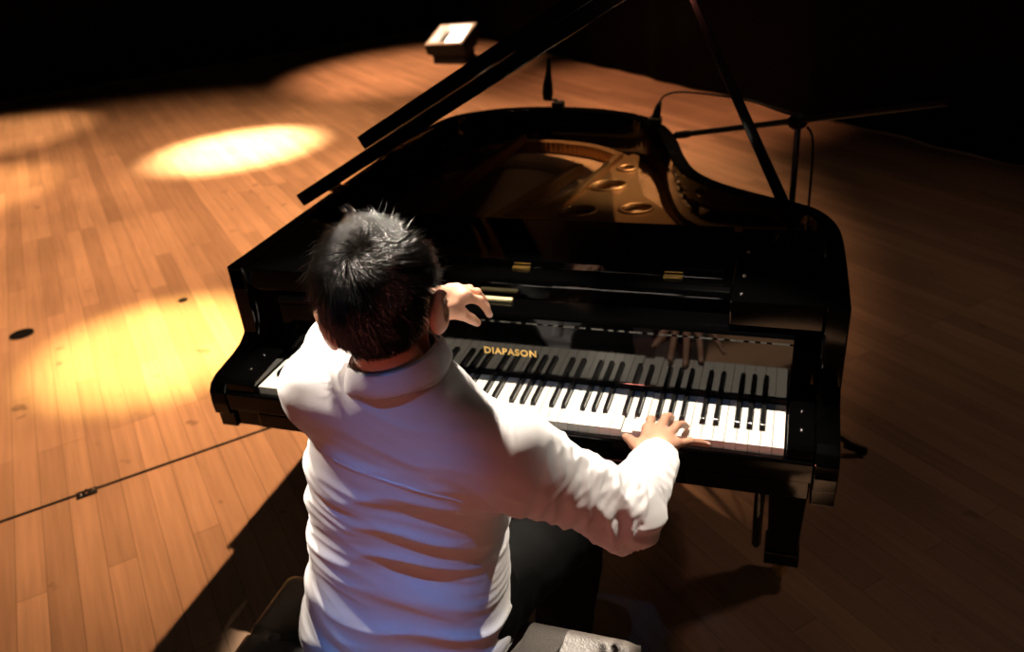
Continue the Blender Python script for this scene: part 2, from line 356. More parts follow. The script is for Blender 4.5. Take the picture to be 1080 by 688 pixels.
# fallboard with the maker's name
fb = [(0.1555, 0.012), (0.1565, 0.0125), (0.1582, 0.145), (0.1570, 0.150), (0.1570, 0.160), (0.1620, 0.166), (0.176, 0.169), (0.236, 0.170), (0.236, 0.155), (0.185, 0.150), (0.180, 0.012)]
bm = B(); prism(bm, fb, -0.003, KW + 0.003, 'x'); FB = obj('fallboard', bm, M['lacquer'], PN, bevel=0.0012, seg=2, angle=40)
tcv = bpy.data.curves.new('lettering', 'FONT'); tcv.body = 'DIAPASON'; tcv.size = 0.0235; tcv.extrude = 0.0004; tcv.align_x = 'CENTER'; tcv.space_character = 1.12; tcv.offset = 0.0006
tob = bpy.data.objects.new('tmp', tcv); COL.objects.link(tob)
bpy.context.view_layer.update()
tme = bpy.data.meshes.new_from_object(tob.evaluated_get(bpy.context.evaluated_depsgraph_get())); bpy.data.objects.remove(tob)
tme.name = 'maker_lettering'; tme.materials.clear(); tme.materials.append(M['gold'])
xs = [v.co.x for v in tme.vertices]; sx = 0.128 / (max(xs) - min(xs))
for v in tme.vertices:
    x, y, z = v.co; v.co = (0.604 + x * sx, 0.1567 - z + (y * 0.012), 0.0600 + y)
    v.co -= WL[FB]
obj('maker_lettering', None, None, FB, me=tme, loc=WL[FB])['label'] = 'gold letters reading DIAPASON'
# music shelf, folded music desk and side shelves behind the fallboard
bm = B(); prism(bm, [(0.238, 0.150), (0.238, 0.205), (0.245, 0.215), (0.262, 0.222), (0.575, 0.222), (0.575, 0.150)], 0.130, 1.092, 'x')
MS = obj('music_shelf', bm, M['lacquer'], PN, bevel=0.003, seg=3, angle=20)
bm = B(); prism(bm, [(0.292, 0.2225), (0.300, 0.240), (0.560, 0.240), (0.572, 0.234), (0.572, 0.2225)], 0.150, 1.075, 'x')
MD = obj('music_desk', bm, M['lacquer'], PN, bevel=0.003, seg=3, angle=20)
for xh in (0.25, 0.604, 0.962):
    bm = B(); box(bm, xh - 0.021, xh + 0.021, 0.281, 0.2965, 0.2225, 0.2275); box(bm, xh - 0.021, xh + 0.021, 0.296, 0.302, 0.2275, 0.2335)
    for k in (-0.014, 0, 0.014): lathe(bm, (xh + k, 0.2885, 0.2275), [(0.0028, 0), (0.0022, 0.001), (0, 0.0012)], 8)
    obj('hinge', bm, M['gold'], MD)
for x0, x1 in ((PX0 + 0.0465, 0.128), (1.094, PX1 - 0.0465)):
    bm = B(); box(bm, x0, x1, 0.176, 0.575, 0.172, 0.232); ob = obj('side_shelf', bm, M['lacquer'], PN, bevel=0.004, seg=3)
    xm = 1.115 if x0 > 1 else 0.105
    for yy in (0.21, 0.30, 0.43):
        bm = B(); lathe(bm, (xm, yy, 0.232), [(0.005, 0), (0.0045, 0.002), (0, 0.003)], 12); obj('screw', bm, M['chrome'], ob, smooth=True)
# soundboard, plate, strings
bm = B()
ip = [p for p in INN if p.y > 0.5]
lo = [bm.verts.new((p.x, p.y, 0.070)) for p in ip]; hi = [bm.verts.new((p.x, p.y, 0.085)) for p in ip]
bm.faces.new(lo[::-1]); bm.faces.new(hi)
for i in range(len(ip)): j = (i + 1) % len(ip); bm.faces.new((lo[i], lo[j], hi[j], hi[i]))
obj('soundboard', bm, M['spruce'], PN)
def plate(bm, outer, holes, z0, z1):
    edges = []; loops = []
    for L_ in [outer] + holes:
        vs = [bm.verts.new((x, y, z1)) for x, y in L_]; loops.append(vs)
        for i in range(len(vs)): edges.append(bm.edges.new((vs[i], vs[(i + 1) % len(vs)])))
    bmesh.ops.triangle_fill(bm, use_beauty=True, use_dissolve=False, edges=edges)
    top = list(bm.faces)
    ret = bmesh.ops.extrude_face_region(bm, geom=top)
    for v in ret['geom']:
        if isinstance(v, bmesh.types.BMVert): v.co.z = z0
def circ(cx, cy, a, b_, rot=0, n=24): return [(cx + a * math.cos(t_) * math.cos(rot) - b_ * math.sin(t_) * math.sin(rot), cy + a * math.cos(t_) * math.sin(rot) + b_ * math.sin(t_) * math.cos(rot)) for t_ in [k * 2 * math.pi / n for k in range(n)]]
bm = B()
holes_at = [(0.645, 1.095, 0.052, 0.036, 0.5), (0.672, 1.270, 0.022, 0.020, 0.4), (0.770, 0.900, 0.042, 0.030, 0.4), (0.60, 0.86, 0.05, 0.035, 0.6)]
plate(bm, [(0.35, 0.60), (0.43, 0.775), (0.556, 1.10), (0.622, 1.385), (0.665, 1.44), (0.689, 1.42), (0.705, 1.30), (0.733, 1.159), (0.775, 1.02), (0.849, 0.913), (0.902, 0.80), (1.0, 0.60)], [circ(*h) for h in holes_at], 0.128, 0.145)
PL = obj('iron_plate', bm, M['bronze'], PN, bevel=0.004, seg=2, angle=40)
for h in holes_at[:]:
    bm = B(); ring = [(x, y, 0.146) for x, y in circ(h[0], h[1], h[2] + 0.008, h[3] + 0.008, h[4], 28)]
    tube(bm, ring + ring[:1], 0.006, 8, cap=False); obj('hole_rim', bm, M['bronze'], PL, smooth=True)
def strut(a, b_, w_, h, z):
    bm = B(); a = V((*a, z)); b_ = V((*b_, z)); t_ = (b_ - a).normalized(); s_ = V((-t_.y, t_.x, 0)) * w_ / 2
    q = [a - s_, a + s_, b_ + s_ * .8, b_ - s_ * .8]
    lo = [bm.verts.new(p) for p in q]; hi = [bm.verts.new(p + V((0, 0, h)) - (p - (a + b_) / 2).project(s_) * 0.35) for p in q]
    bm.faces.new(lo[::-1]); bm.faces.new(hi)
    for i in range(4): bm.faces.new((lo[i], lo[(i + 1) % 4], hi[(i + 1) % 4], hi[i]))
    return bm
for a, b_, w_ in (((0.335, 0.62), (0.508, 1.27), 0.055), ((0.50, 0.62), (0.625, 1.40), 0.04), ((0.12, 0.6), (0.20, 1.63), 0.035)):
    obj('plate_strut', strut(a, b_, w_, 0.035, 0.128), M['bronze'], PL, bevel=0.004, seg=2)
bm = B()
for k, p in enumerate(catmull([(-0.05, 1.30, 0), (0.05, 1.55, 0), (0.25, 1.63, 0), (0.48, 1.58, 0), (0.64, 1.44, 0)], 12)):
    lathe(bm, (p.x, p.y, 0.085), [(0.018, 0), (0.018, 0.045), (0.0, 0.048)], 8)
obj('hitch_rail', bm, M['bronze'], PL)
bm = B()
br_ = [V((0.0, 1.25, 0.115)), V((0.18, 1.42, 0.115)), V((0.36, 1.40, 0.115)), V((0.52, 1.22, 0.115)), V((0.62, 1.05, 0.115)), V((0.70, 0.86, 0.115)), V((0.80, 0.70, 0.115))]
tube(bm, [p + V((0, 0, -0.015)) for p in catmull(br_, 6)], 0.016, 6); obj('bridge', bm, M['maple'], PN)
bm = B()
for k in range(80):
    u = k / 79; x0 = 0.02 + u * 0.62
    x1 = x0 - 0.05 + 0.06 * u + 0.10; y1 = 1.60 - 0.02 * abs(u - .4) * 8 - (0.18 * u)
    tube(bm, [(x0, 0.58, 0.125), (x1, y1, 0.120)], 0.0011, 4)
tag(obj('strings', bm, M['string'], PN), kind='stuff')
bm = B(); box(bm, -0.088, 0.92, 0.58, 0.60, 0.08, 0.20); obj('pin_block', bm, M['satin'], PN)
bm = B()   # damper felts in a row across the strings
for k in range(58):
    x = 0.02 + k * 0.0128; box(bm, x, x + 0.009, 0.66, 0.70, 0.127, 0.150)
tag(obj('dampers', bm, M['satin'], PN), kind='stuff')
# lid, raised about the hinges on the bass side
LA = math.radians(29.0); HX, HZ = PX0 - 0.002, RIM_T + 0.012
def LID(s, y, h): return V((HX + s * math.cos(LA) - h * math.sin(LA), y, HZ + s * math.sin(LA) + h * math.cos(LA)))
def lidslab(bm, pts, h0, h1):
    lo = [bm.verts.new(LID(s, y, h0)) for s, y in pts]; hi = [bm.verts.new(LID(s, y, h1)) for s, y in pts]
    bm.faces.new(lo); bm.faces.new(hi[::-1])
    for i in range(len(pts)): j = (i + 1) % len(pts); bm.faces.new((lo[i], hi[i], hi[j], lo[j]))
LOUT = inset(OUT, -0.008)
lp = [(p.x - HX, p.y) for p in LOUT if p.y > 0.56]
lp = [(0.0, 0.55)] + [(max(0, s), y) for s, y in lp] + [(LOUT[-1].x - HX, 0.55)]
bm = B(); lidslab(bm, lp, 0.0, 0.038); LD = obj('lid', bm, M['lacquer'], PN, bevel=0.003, seg=2, angle=40)
bm = B(); lidslab(bm, [(0.285, 0.548), (1.46, 0.548), (1.46, 0.60), (1.44, 0.93), (0.285, 0.93)], 0.039, 0.078); obj('lid_flap', bm, M['lacquer'], PN, bevel=0.003, seg=2, angle=40)
for yy in (0.74, 1.15):
    bm = B(); tube(bm, [(PX0 - 0.004, yy - 0.03, RIM_T + 0.006), (PX0 - 0.004, yy + 0.03, RIM_T + 0.006)], 0.007, 10)
    box(bm, PX0, PX0 + 0.03, yy - 0.03, yy + 0.03, RIM_T - 0.0005, RIM_T + 0.002); obj('lid_hinge', bm, M['gold'], PN)
# prop stick
a = V((1.216, 0.62, RIM_T - 0.02)); b_ = LID(1.205, 0.625, -0.002); bm = B()
dirp = (b_ - a).normalized(); sd = V((0, 1, 0)); nd = dirp.cross(sd).normalized()
rows = []
for u, hw in ((0, 0.010), (0.06, 0.014), (0.55, 0.011), (0.97, 0.007), (1.0, 0.004)):
    p = a + (b_ - a) * u; rows.append([bm.verts.new(p + nd * hw * x + sd * 0.006 * y) for x, y in ((-1, -1), (1, -1), (1, 1), (-1, 1))])
for i in range(len(rows) - 1):
    for k in range(4): bm.faces.new((rows[i][k], rows[i][(k + 1) % 4], rows[i + 1][(k + 1) % 4], rows[i + 1][k]))
bm.faces.new(rows[0][::-1]); bm.faces.new(rows[-1]); PS = obj('prop_stick', bm, M['lacquer'], PN, bevel=0.002)
bm = B(); box(bm, 1.195, 1.24, 0.60, 0.645, RIM_T - 0.045, RIM_T - 0.018); obj('prop_bracket', bm, M['dark_metal'], PS, bevel=0.002)
# legs with brass casters, lyre
for x, y in ((1.255, 0.385), (-0.06, 0.385), (0.36, 1.40)):
    bm = B()
    def ring(z, h): return [bm.verts.new((x + a_ * h, y + c_ * h, z)) for a_, c_ in ((-1, -1), (1, -1), (1, 1), (-1, 1))]
    R_ = [ring(RIM_B + 0.004, 0.062), ring(RIM_B - 0.05, 0.062), ring(RIM_B - 0.055, 0.056), ring(-0.60, 0.038), ring(-0.605, 0.045), ring(-0.645, 0.045)]
    for p, q in zip(R_, R_[1:]):
        for k in range(4): bm.faces.new((p[k], p[(k + 1) % 4], q[(k + 1) % 4], q[k]))
    bm.faces.new(R_[0][::-1]); bm.faces.new(R_[-1])
    lg = obj('leg', bm, M['lacquer'], PN, bevel=0.003, seg=2)
    bm = B(); lathe(bm, (x - 0.009, y, -0.693), [(0.0, 0), (0.024, 0), (0.027, 0.004), (0.027, 0.014), (0.024, 0.018), (0.0, 0.018)], 20, V((1, 0, 0))); cs = obj('caster', bm, M['gold'], lg, smooth=False)
    bm = B(); box(bm, x - 0.018, x - 0.012, y - 0.013, y + 0.013, -0.70, -0.643); box(bm, x + 0.012, x + 0.018, y - 0.013, y + 0.013, -0.70, -0.643); obj('caster_fork', bm, M['gold'], lg)
bm = B(); tube(bm, [(1.185, 0.16, RIM_B + 0.004), (1.186, 0.16, -0.25), (1.187, 0.16, -0.41), (1.187, 0.16, -0.42)], [0.011, 0.012, 0.011, 0.006], 12); obj('hanging_rod', bm, M['lacquer'], PN, smooth=True)
for xx in (0.50, 0.70):
    bm = B(); tube(bm, [(xx, 0.33, RIM_B + 0.004), (xx + (0.6 - xx) * 0.2, 0.33, -0.60)], [0.022, 0.016], 12); obj('lyre_post', bm, M['lacquer'], PN, smooth=True)
bm = B(); box(bm, 0.47, 0.73, 0.27, 0.42, -0.655, -0.595); LY = obj('pedal_box', bm, M['lacquer'], PN, bevel=0.006)
bm = B(); tube(bm, [(0.6, 0.40, -0.60), (0.6, 0.9, RIM_B + 0.004)], 0.006, 8); obj('lyre_brace', bm, M['gold'], PN)
for xx in (0.53, 0.60, 0.67):
    bm = B(); prism(bm, [(xx - 0.008, 0.30), (xx + 0.008, 0.30), (xx + 0.014, 0.215), (xx + 0.011, 0.195), (xx, 0.19), (xx - 0.011, 0.195), (xx - 0.014, 0.215)], -0.650, -0.641, 'z'); obj('pedal', bm, M['gold'], PN, bevel=0.002)

# a block and a narrow white strip lying on the ledge of the piano
t = obj('cream_block', (lambda bm: (box(bm, 0.505, 0.600, 0.2085, 0.2225, 0.1705, 0.1785), bm)[1])(B()), M['cream'], bevel=0.0025, loc=(0.55, 0.215, 0.1705))
tag(t, 'slim pale yellow block lying on the ledge above the fallboard', 'block')
t = obj('white_strip', (lambda bm: (box(bm, 0.445, 0.502, 0.205, 0.217, 0.1705, 0.1713), bm)[1])(B()), M['sliver'], loc=(0.47, 0.21, 0.1705))
tag(t, 'narrow white strip lying on the ledge by the raised hand', 'sliver')

# ------------------------------------------------------------------ implicit surfaces
class Field:
    def __init__(s, lo, hi, h):
        s.lo = np.array(lo, float); s.h = h; s.n = np.ceil((np.array(hi) - s.lo) / h).astype(int) + 1
        s.d = np.full(s.n, 0.5, np.float32)
    def sub(s, lo, hi):
        a = np.clip(np.floor((np.array(lo) - s.lo) / s.h).astype(int), 0, s.n); b = np.clip(np.ceil((np.array(hi) - s.lo) / s.h).astype(int) + 1, 0, s.n)
        sl = tuple(slice(i, j) for i, j in zip(a, b))
        g = [s.lo[k] + s.h * np.arange(a[k], b[k]) for k in range(3)]
        X = np.stack(np.meshgrid(*g, indexing='ij'), -1)
        return sl, X
    def add(s, fn, lo, hi, k=0.0, cut=False):
        mg = max(k, 3 * s.h) + 0.004
        sl, X = s.sub(np.array(lo) - mg, np.array(hi) + mg)
        if X.size == 0: return
        d = fn(X).astype(np.float32); o = s.d[sl]
        if cut:
            d = -d
            if k > 0: hh = np.clip(0.5 + 0.5 * (o - d) / k, 0, 1); s.d[sl] = d * (1 - hh) + o * hh + k * hh * (1 - hh)
            else: s.d[sl] = np.maximum(o, d)
            return
        if k > 0:
            hh = np.clip(0.5 + 0.5 * (o - d) / k, 0, 1); s.d[sl] = o * (1 - hh) + d * hh - k * hh * (1 - hh)
        else: s.d[sl] = np.minimum(o, d)
    def cone(s, a, b, r1, r2, k=0.0, flat=None, ratio=1.0, cut=False):
        a = np.array(a, float); b = np.array(b, float); ba = b - a; L = max(ba @ ba, 1e-12)
        def fn(X):
            P = X - a
            if flat is not None:
                t_ = np.clip((P @ ba) / L, 0, 1)[..., None]; q = P - t_ * ba; c_ = q @ flat
                q = q + (c_ * (1 / ratio - 1))[..., None] * flat
                return (np.linalg.norm(q, axis=-1) - (r1 + (r2 - r1) * t_[..., 0])) * (ratio if ratio < 1 else 1)
            t_ = np.clip((P @ ba) / L, 0, 1)
            return np.linalg.norm(P - t_[..., None] * ba, axis=-1) - (r1 + (r2 - r1) * t_)
        R_ = max(r1, r2) * max(1, ratio)
        s.add(fn, np.minimum(a, b) - R_, np.maximum(a, b) + R_, k, cut)
    def ell(s, c, rad, ax=None, k=0.0, cut=False):
        c = np.array(c, float); rad = np.array(rad, float); A = np.eye(3) if ax is None else np.array(ax, float)
        def fn(X):
            P = (X - c) @ A.T; q = P / rad; k0 = np.linalg.norm(q, axis=-1); k1 = np.linalg.norm(q / rad, axis=-1) + 1e-9
            return k0 * (k0 - 1) / k1
        R_ = rad.max(); s.add(fn, c - R_, c + R_, k, cut)
    def loft(s, st, k=0.0, side=(1, 0), pw=2.4):
        """stations (z, cx, cy, half width, half depth)"""
        st = np.array(st, float); su = np.array(side) / np.linalg.norm(side); sv = np.array([-su[1], su[0]])
        def fn(X):
            z = X[..., 2]; I = lambda c_: np.interp(z, st[:, 0], st[:, c_])
            px = X[..., 0] - I(1); py = X[..., 1] - I(2); hw = I(3); hd = I(4)
            u = np.abs(px * su[0] + py * su[1]) / hw; v = np.abs(px * sv[0] + py * sv[1]) / hd
            d = ((u ** pw + v ** pw) ** (1 / pw) - 1) * np.minimum(hw, hd)
            return np.maximum(d, np.maximum(st[0, 0] - z, z - st[-1, 0]))
        m_ = max(st[:, 3].max(), st[:, 4].max())
        s.add(fn, (st[:, 1].min() - m_, st[:, 2].min() - m_, st[0, 0]), (st[:, 1].max() + m_, st[:, 2].max() + m_, st[-1, 0]), k)
    def mesh(s):
        d = s.d; n = d.shape; neg = d < 0
        cnt = np.zeros((n[0] - 1, n[1] - 1, n[2] - 1), np.int8)
        for dx in (0, 1):
            for dy in (0, 1):
                for dz in (0, 1): cnt += neg[dx:n[0] - 1 + dx, dy:n[1] - 1 + dy, dz:n[2] - 1 + dz]
        act = (cnt > 0) & (cnt < 8); ii = np.argwhere(act); idx = np.full(act.shape, -1, np.int64); idx[act] = np.arange(len(ii))
        acc = np.zeros((len(ii), 3)); num = np.zeros(len(ii))
        cr = [(x, y, z) for x in (0, 1) for y in (0, 1) for z in (0, 1)]
        for a in cr:
            for ax in range(3):
                if a[ax]: continue
                b = list(a); b[ax] = 1
                va = d[ii[:, 0] + a[0], ii[:, 1] + a[1], ii[:, 2] + a[2]]; vb = d[ii[:, 0] + b[0], ii[:, 1] + b[1], ii[:, 2] + b[2]]
                mk = (va < 0) != (vb < 0); t_ = np.where(mk, va / np.where(va == vb, 1, va - vb), 0)
                p = np.array(a, float) + t_[:, None] * (np.array(b) - np.array(a)); acc[mk] += p[mk]; num[mk] += 1
        vt = s.lo + s.h * (ii + acc / num[:, None]); F = []
        for ax in range(3):
            o1, o2 = [(1, 2), (2, 0), (0, 1)][ax]
            sl0 = [slice(1, -1)] * 3; sl0[ax] = slice(0, n[ax] - 1); sl1 = list(sl0); sl1[ax] = slice(1, n[ax])
            e = neg[tuple(sl0)] != neg[tuple(sl1)]; q = np.argwhere(e) + np.array([0 if k_ == ax else 1 for k_ in range(3)])
            s0 = neg[q[:, 0], q[:, 1], q[:, 2]]
            def at(da, db):
                p = q.copy(); p[:, o1] += da; p[:, o2] += db; return idx[p[:, 0], p[:, 1], p[:, 2]]
            quad = np.stack([at(-1, -1), at(0, -1), at(0, 0), at(-1, 0)], 1); quad[~s0] = quad[~s0][:, ::-1]; F.append(quad)
        F = np.concatenate(F); F = F[(F >= 0).all(1)]
        return vt, F
def normals(vt, F):
    fn = np.cross(vt[F[:, 2]] - vt[F[:, 0]], vt[F[:, 3]] - vt[F[:, 1]]); N_ = np.zeros_like(vt)
    for k in range(4): np.add.at(N_, F[:, k], fn)
    return N_ / (np.linalg.norm(N_, axis=1)[:, None] + 1e-12)
def smoothv(vt, F, it=2, lam=0.5):
    E_ = np.concatenate([F[:, [0, 1]], F[:, [1, 2]], F[:, [2, 3]], F[:, [3, 0]]]); dg = np.zeros(len(vt)); np.add.at(dg, E_[:, 0], 1); np.add.at(dg, E_[:, 1], 1)
    for _ in range(it):
        A_ = np.zeros_like(vt); np.add.at(A_, E_[:, 0], vt[E_[:, 1]]); np.add.at(A_, E_[:, 1], vt[E_[:, 0]]); vt = vt + lam * (A_ / np.maximum(dg, 1)[:, None] - vt)
    return vt
def npobj(name, vt, F, mt, parent, smooth=True):
    me = bpy.data.meshes.new(name); loc = np.array(WL[parent]) if parent else np.zeros(3)
    me.from_pydata((vt - loc).tolist(), [], F.tolist()); me.materials.append(mt)
    if smooth: me.polygons.foreach_set('use_smooth', np.ones(len(F), bool))
    return obj(name, None, None, parent, me=me)

# ------------------------------------------------------------------ the pianist
PE = empty('person', (0.58, -0.44, FZ), 'person in a white shirt and black trousers seated at the piano, playing', 'person')
J = {k: np.array(v) for k, v in dict(
    C7=(0.655, -0.475, 0.400), Rsh=(0.828, -0.478, 0.276), Rel=(0.985, -0.42, 0.150), Rwr=(1.000, -0.150, 0.062),
    Lsh=(0.510, -0.455, 0.350), Lel=(0.425, -0.26, 0.300), Lwr=(0.588, -0.176, 0.366),
    Rhip=(0.685, -0.42, -0.135), Rkn=(0.80, -0.075, -0.215), Ran=(0.75, -0.06, -0.63), Lhip=(0.475, -0.42, -0.135), Lkn=(0.44, -0.06, -0.215), Lan=(0.46, -0.02, -0.63)).items()}
HC = np.array((0.622, -0.425, 0.510))
def rotm(yaw, pitch, roll):
    return np.array(Matrix.Rotation(yaw, 3, 'Z') @ Matrix.Rotation(pitch, 3, 'X') @ Matrix.Rotation(roll, 3, 'Y'))
HR = rotm(math.radians(14), math.radians(-8), math.radians(-7)); HAX = HR.T      # rows: head right, forward, up
def HP(x, y, z): return HC + HR @ np.array((x, y, z))
def head(Fd):
    Fd.ell(HP(0, -0.004, 0.018), (0.074, 0.093, 0.082), HAX)                       # cranium
    Fd.ell(HP(0, 0.028, -0.045), (0.058, 0.062, 0.072), HAX, 0.03)                 # face
    Fd.ell(HP(0, 0.062, -0.098), (0.026, 0.022, 0.020), HAX, 0.025)                # chin
    for s_ in (-1, 1):
        Fd.ell(HP(0.040 * s_, 0.066, -0.040), (0.022, 0.016, 0.018), HAX, 0.015)  # cheeks
        Fd.ell(HP(0.031 * s_, 0.090, -0.006), (0.014, 0.010, 0.008), HAX, 0.008, cut=True)
        Fd.ell(HP(0.031 * s_, 0.080, -0.007), (0.012, 0.012, 0.010), HAX, 0.003)  # eyes
        Fd.cone(HP(0.014 * s_, 0.089, 0.010), HP(0.046 * s_, 0.078, 0.010), 0.005, 0.004, 0.01)
        # ear: shell with a hollow
        ec = HP(0.088 * s_, -0.022, -0.034); EA = (HR @ rotm(math.radians(-36 * s_), math.radians(-10), math.radians(8 * s_))).T
        Fd.ell(ec, (0.010, 0.022, 0.036), EA, 0.006)
        Fd.ell(HP(0.078 * s_, -0.010, -0.058), (0.007, 0.010, 0.012), HAX, 0.006)
        Fd.ell(ec + HR @ np.array((0.010 * s_, 0.005, 0.004)), (0.007, 0.012, 0.020), EA, 0.003, cut=True)
    Fd.cone(HP(0, 0.088, -0.004), HP(0, 0.108, -0.042), 0.006, 0.010, 0.010)       # nose
    for s_ in (-1, 1): Fd.ell(HP(0.011 * s_, 0.098, -0.045), (0.008, 0.009, 0.007), HAX, 0.006)
    Fd.ell(HP(0, 0.086, -0.070), (0.022, 0.009, 0.005), HAX, 0.004); Fd.ell(HP(0, 0.084, -0.081), (0.019, 0.009, 0.006), HAX, 0.004)
    Fd.cone(HP(-0.02, 0.096, -0.0755), HP(0.02, 0.096, -0.0755), 0.002, 0.002, 0.002, cut=True)
Fd = Field((0.22, -0.62, -0.72), (1.10, 0.14, 0.68), 0.0042)
Fd.loft([(-0.20, 0.57, -0.44, 0.16, 0.115), (-0.05, 0.585, -0.43, 0.145, 0.095), (0.10, 0.60, -0.425, 0.15, 0.098), (0.22, 0.63, -0.425, 0.165, 0.10), (0.30, 0.645, -0.43, 0.15, 0.085), (0.36, 0.652, -0.44, 0.10, 0.06), (0.39, 0.654, -0.445, 0.06, 0.05)], 0.02)
Fd.cone((0.653, -0.452, 0.36), HP(0, -0.028, -0.06), 0.058, 0.054, 0.03)
for s_ in 'RL':
    Fd.cone(J[s_ + 'sh'], J[s_ + 'el'], 0.052, 0.040, 0.03); Fd.cone(J[s_ + 'el'], J[s_ + 'wr'], 0.041, 0.026, 0.02)
    Fd.cone(J[s_ + 'hip'], J[s_ + 'kn'], 0.078, 0.055, 0.03); Fd.cone(J[s_ + 'kn'], J[s_ + 'an'], 0.054, 0.036, 0.02)
    Fd.cone(J[s_ + 'an'] + (0, -0.02, -0.04), J[s_ + 'an'] + (0, 0.13, -0.06), 0.034, 0.026, 0.02)
head(Fd)
bv, bf = Fd.mesh(); bv = smoothv(bv, bf, 1, 0.4)
def hand(wr, fwd_in, fingers, thumb, knuck, up):
    """fingers: list of (MCP, PIP, DIP, tip, r); thumb: (CMC, MCP, IP, tip)"""
    allp = np.array([wr, fwd_in] + [p for f_ in fingers for p in f_[:4]] + list(thumb))
    H = Field(allp.min(0) - 0.035, allp.max(0) + 0.035, 0.0016)
    wr = np.array(wr); H.cone(fwd_in, wr, 0.026, 0.024, 0.0, flat=up, ratio=0.78)
    for mcp, pip, dip, tip, r_ in fingers:
        mcp, pip, dip, tip = (np.array(p) for p in (mcp, pip, dip, tip))
        H.cone(wr + (mcp - wr) * 0.12, mcp - up * 0.003, 0.0165, 0.0112, 0.012)
        H.cone(mcp - up * 0.003, pip, r_ * 1.22, r_ * 1.04, 0.004); H.cone(pip, dip, r_ * 1.04, r_ * 0.92, 0.002); H.cone(dip, tip, r_ * 0.92, r_ * 0.80, 0.002)
        H.ell(mcp + up * 0.002, (0.0085, 0.0085, 0.0085), None, 0.006)
        H.ell(pip, (r_ * 1.1,) * 3, None, 0.003)
    c_, m_, i_, t_ = (np.array(p) for p in thumb)
    H.cone(wr * 0.75 + c_ * 0.25, c_, 0.018, 0.016, 0.012); H.cone(c_, m_, 0.016, 0.0118, 0.008); H.cone(m_, i_, 0.0112, 0.0098, 0.004); H.cone(i_, t_, 0.0098, 0.0076, 0.002)
    H.cone(c_, fingers[0][0], 0.011, 0.010, 0.014)     # web of the thumb
    return H.mesh()
def finger(mcp, tip, r_, lift, up, bend=1.0):
    mcp = np.array(mcp, float); tip = np.array(tip, float); u = np.array(up)
    return (mcp, mcp + 0.44 * (tip - mcp) + u * lift, mcp + 0.76 * (tip - mcp) + u * lift * 0.72 * bend, tip, r_)
UPR = np.array((0.05, -0.25, 0.967))
Rf = [finger((0.964, -0.062, 0.054), (0.958, 0.028, 0.011), 0.0082, 0.017, UPR), finger((0.986, -0.058, 0.058), (0.996, 0.046, 0.010), 0.0084, 0.018, UPR),
      finger((1.006, -0.068, 0.055), (1.030, 0.022, 0.010), 0.0080, 0.016, UPR), finger((1.022, -0.085, 0.046), (1.078, -0.030, 0.009), 0.0070, 0.008, UPR)]
Rt = [(0.962, -0.122, 0.046), (0.940, -0.088, 0.034), (0.925, -0.060, 0.022), (0.912, -0.036, 0.009)]
rv, rf = hand(J['Rwr'] + (-0.006, 0.016, 0), J['Rwr'] + (0.0, -0.06, 0.010), Rf, Rt, None, UPR)
# raised left hand, fingers drooping to the right, thumb on the near side
UPL = np.array((0.15, -0.45, 0.88))
def LP(dr, dd_, df):                      # offsets from the left wrist along camera-free axes: across, down, forward
    return J['Lwr'] + (np.array((0.70, 0.71, 0)) * dr + np.array((0, 0, -1.0)) * dd_ + np.array((-0.71, 0.70, 0)) * df) * np.array((0.92, 0.95, 0.92))
Lf = [(LP(0.068, 0.006, 0.000), LP(0.097, 0.024, -0.002), LP(0.109, 0.044, -0.004), LP(0.115, 0.062, -0.004), 0.0080), (LP(0.070, 0.002, 0.020), LP(0.103, 0.018, 0.022), LP(0.116, 0.039, 0.022), LP(0.122, 0.058, 0.021), 0.0082),
      (LP(0.066, 0.003, 0.038), LP(0.096, 0.016, 0.043), LP(0.108, 0.034, 0.044), LP(0.114, 0.052, 0.044), 0.0078), (LP(0.056, 0.007, 0.052), LP(0.079, 0.017, 0.060), LP(0.090, 0.031, 0.063), LP(0.096, 0.045, 0.064), 0.0068)]
Lt = [LP(0.022, 0.016, -0.014), LP(0.049, 0.032, -0.021), LP(0.068, 0.050, -0.019), LP(0.082, 0.066, -0.013)]
lv, lf = hand(LP(0.006, 0, 0.012), LP(-0.05, -0.004, 0.016) * 0.5 + (J['Lwr'] + (J['Lel'] - J['Lwr']) * 0.25) * 0.5, Lf, Lt, None, UPL)
allv = np.concatenate([bv, rv, lv]); allf = np.concatenate([bf, rf + len(bv), lf + len(bv) + len(rv)])
npobj('body', allv, allf, M['skin'], PE)
for F_, up in ((Rf, UPR), (Lf, UPL)):
    for mcp, pip, dip, tip, r_ in F_:
        dirf = (tip - dip) / np.linalg.norm(tip - dip); u = up - dirf * (up @ dirf); u /= np.linalg.norm(u); s_ = np.cross(dirf, u)
        bm = B(); c_ = dip + (tip - dip) * 0.82 + u * r_ * 0.62
        vs = []
        for a_, b_ in ((-1, -.8), (0, -1), (1, -.8), (1, .6), (.6, 1.05), (0, 1.2), (-.6, 1.05), (-1, .6)):
            vs.append(bm.verts.new(c_ + s_ * a_ * r_ * 0.60 + dirf * b_ * r_ * 0.75 + u * (0.0016 - abs(a_) * 0.0016)))
        top = bm.verts.new(c_ + u * 0.0021)
        for k in range(8): bm.faces.new((vs[k], vs[(k + 1) % 8], top))
        obj('fingernail', bm, M['nail'], PE, smooth=True)

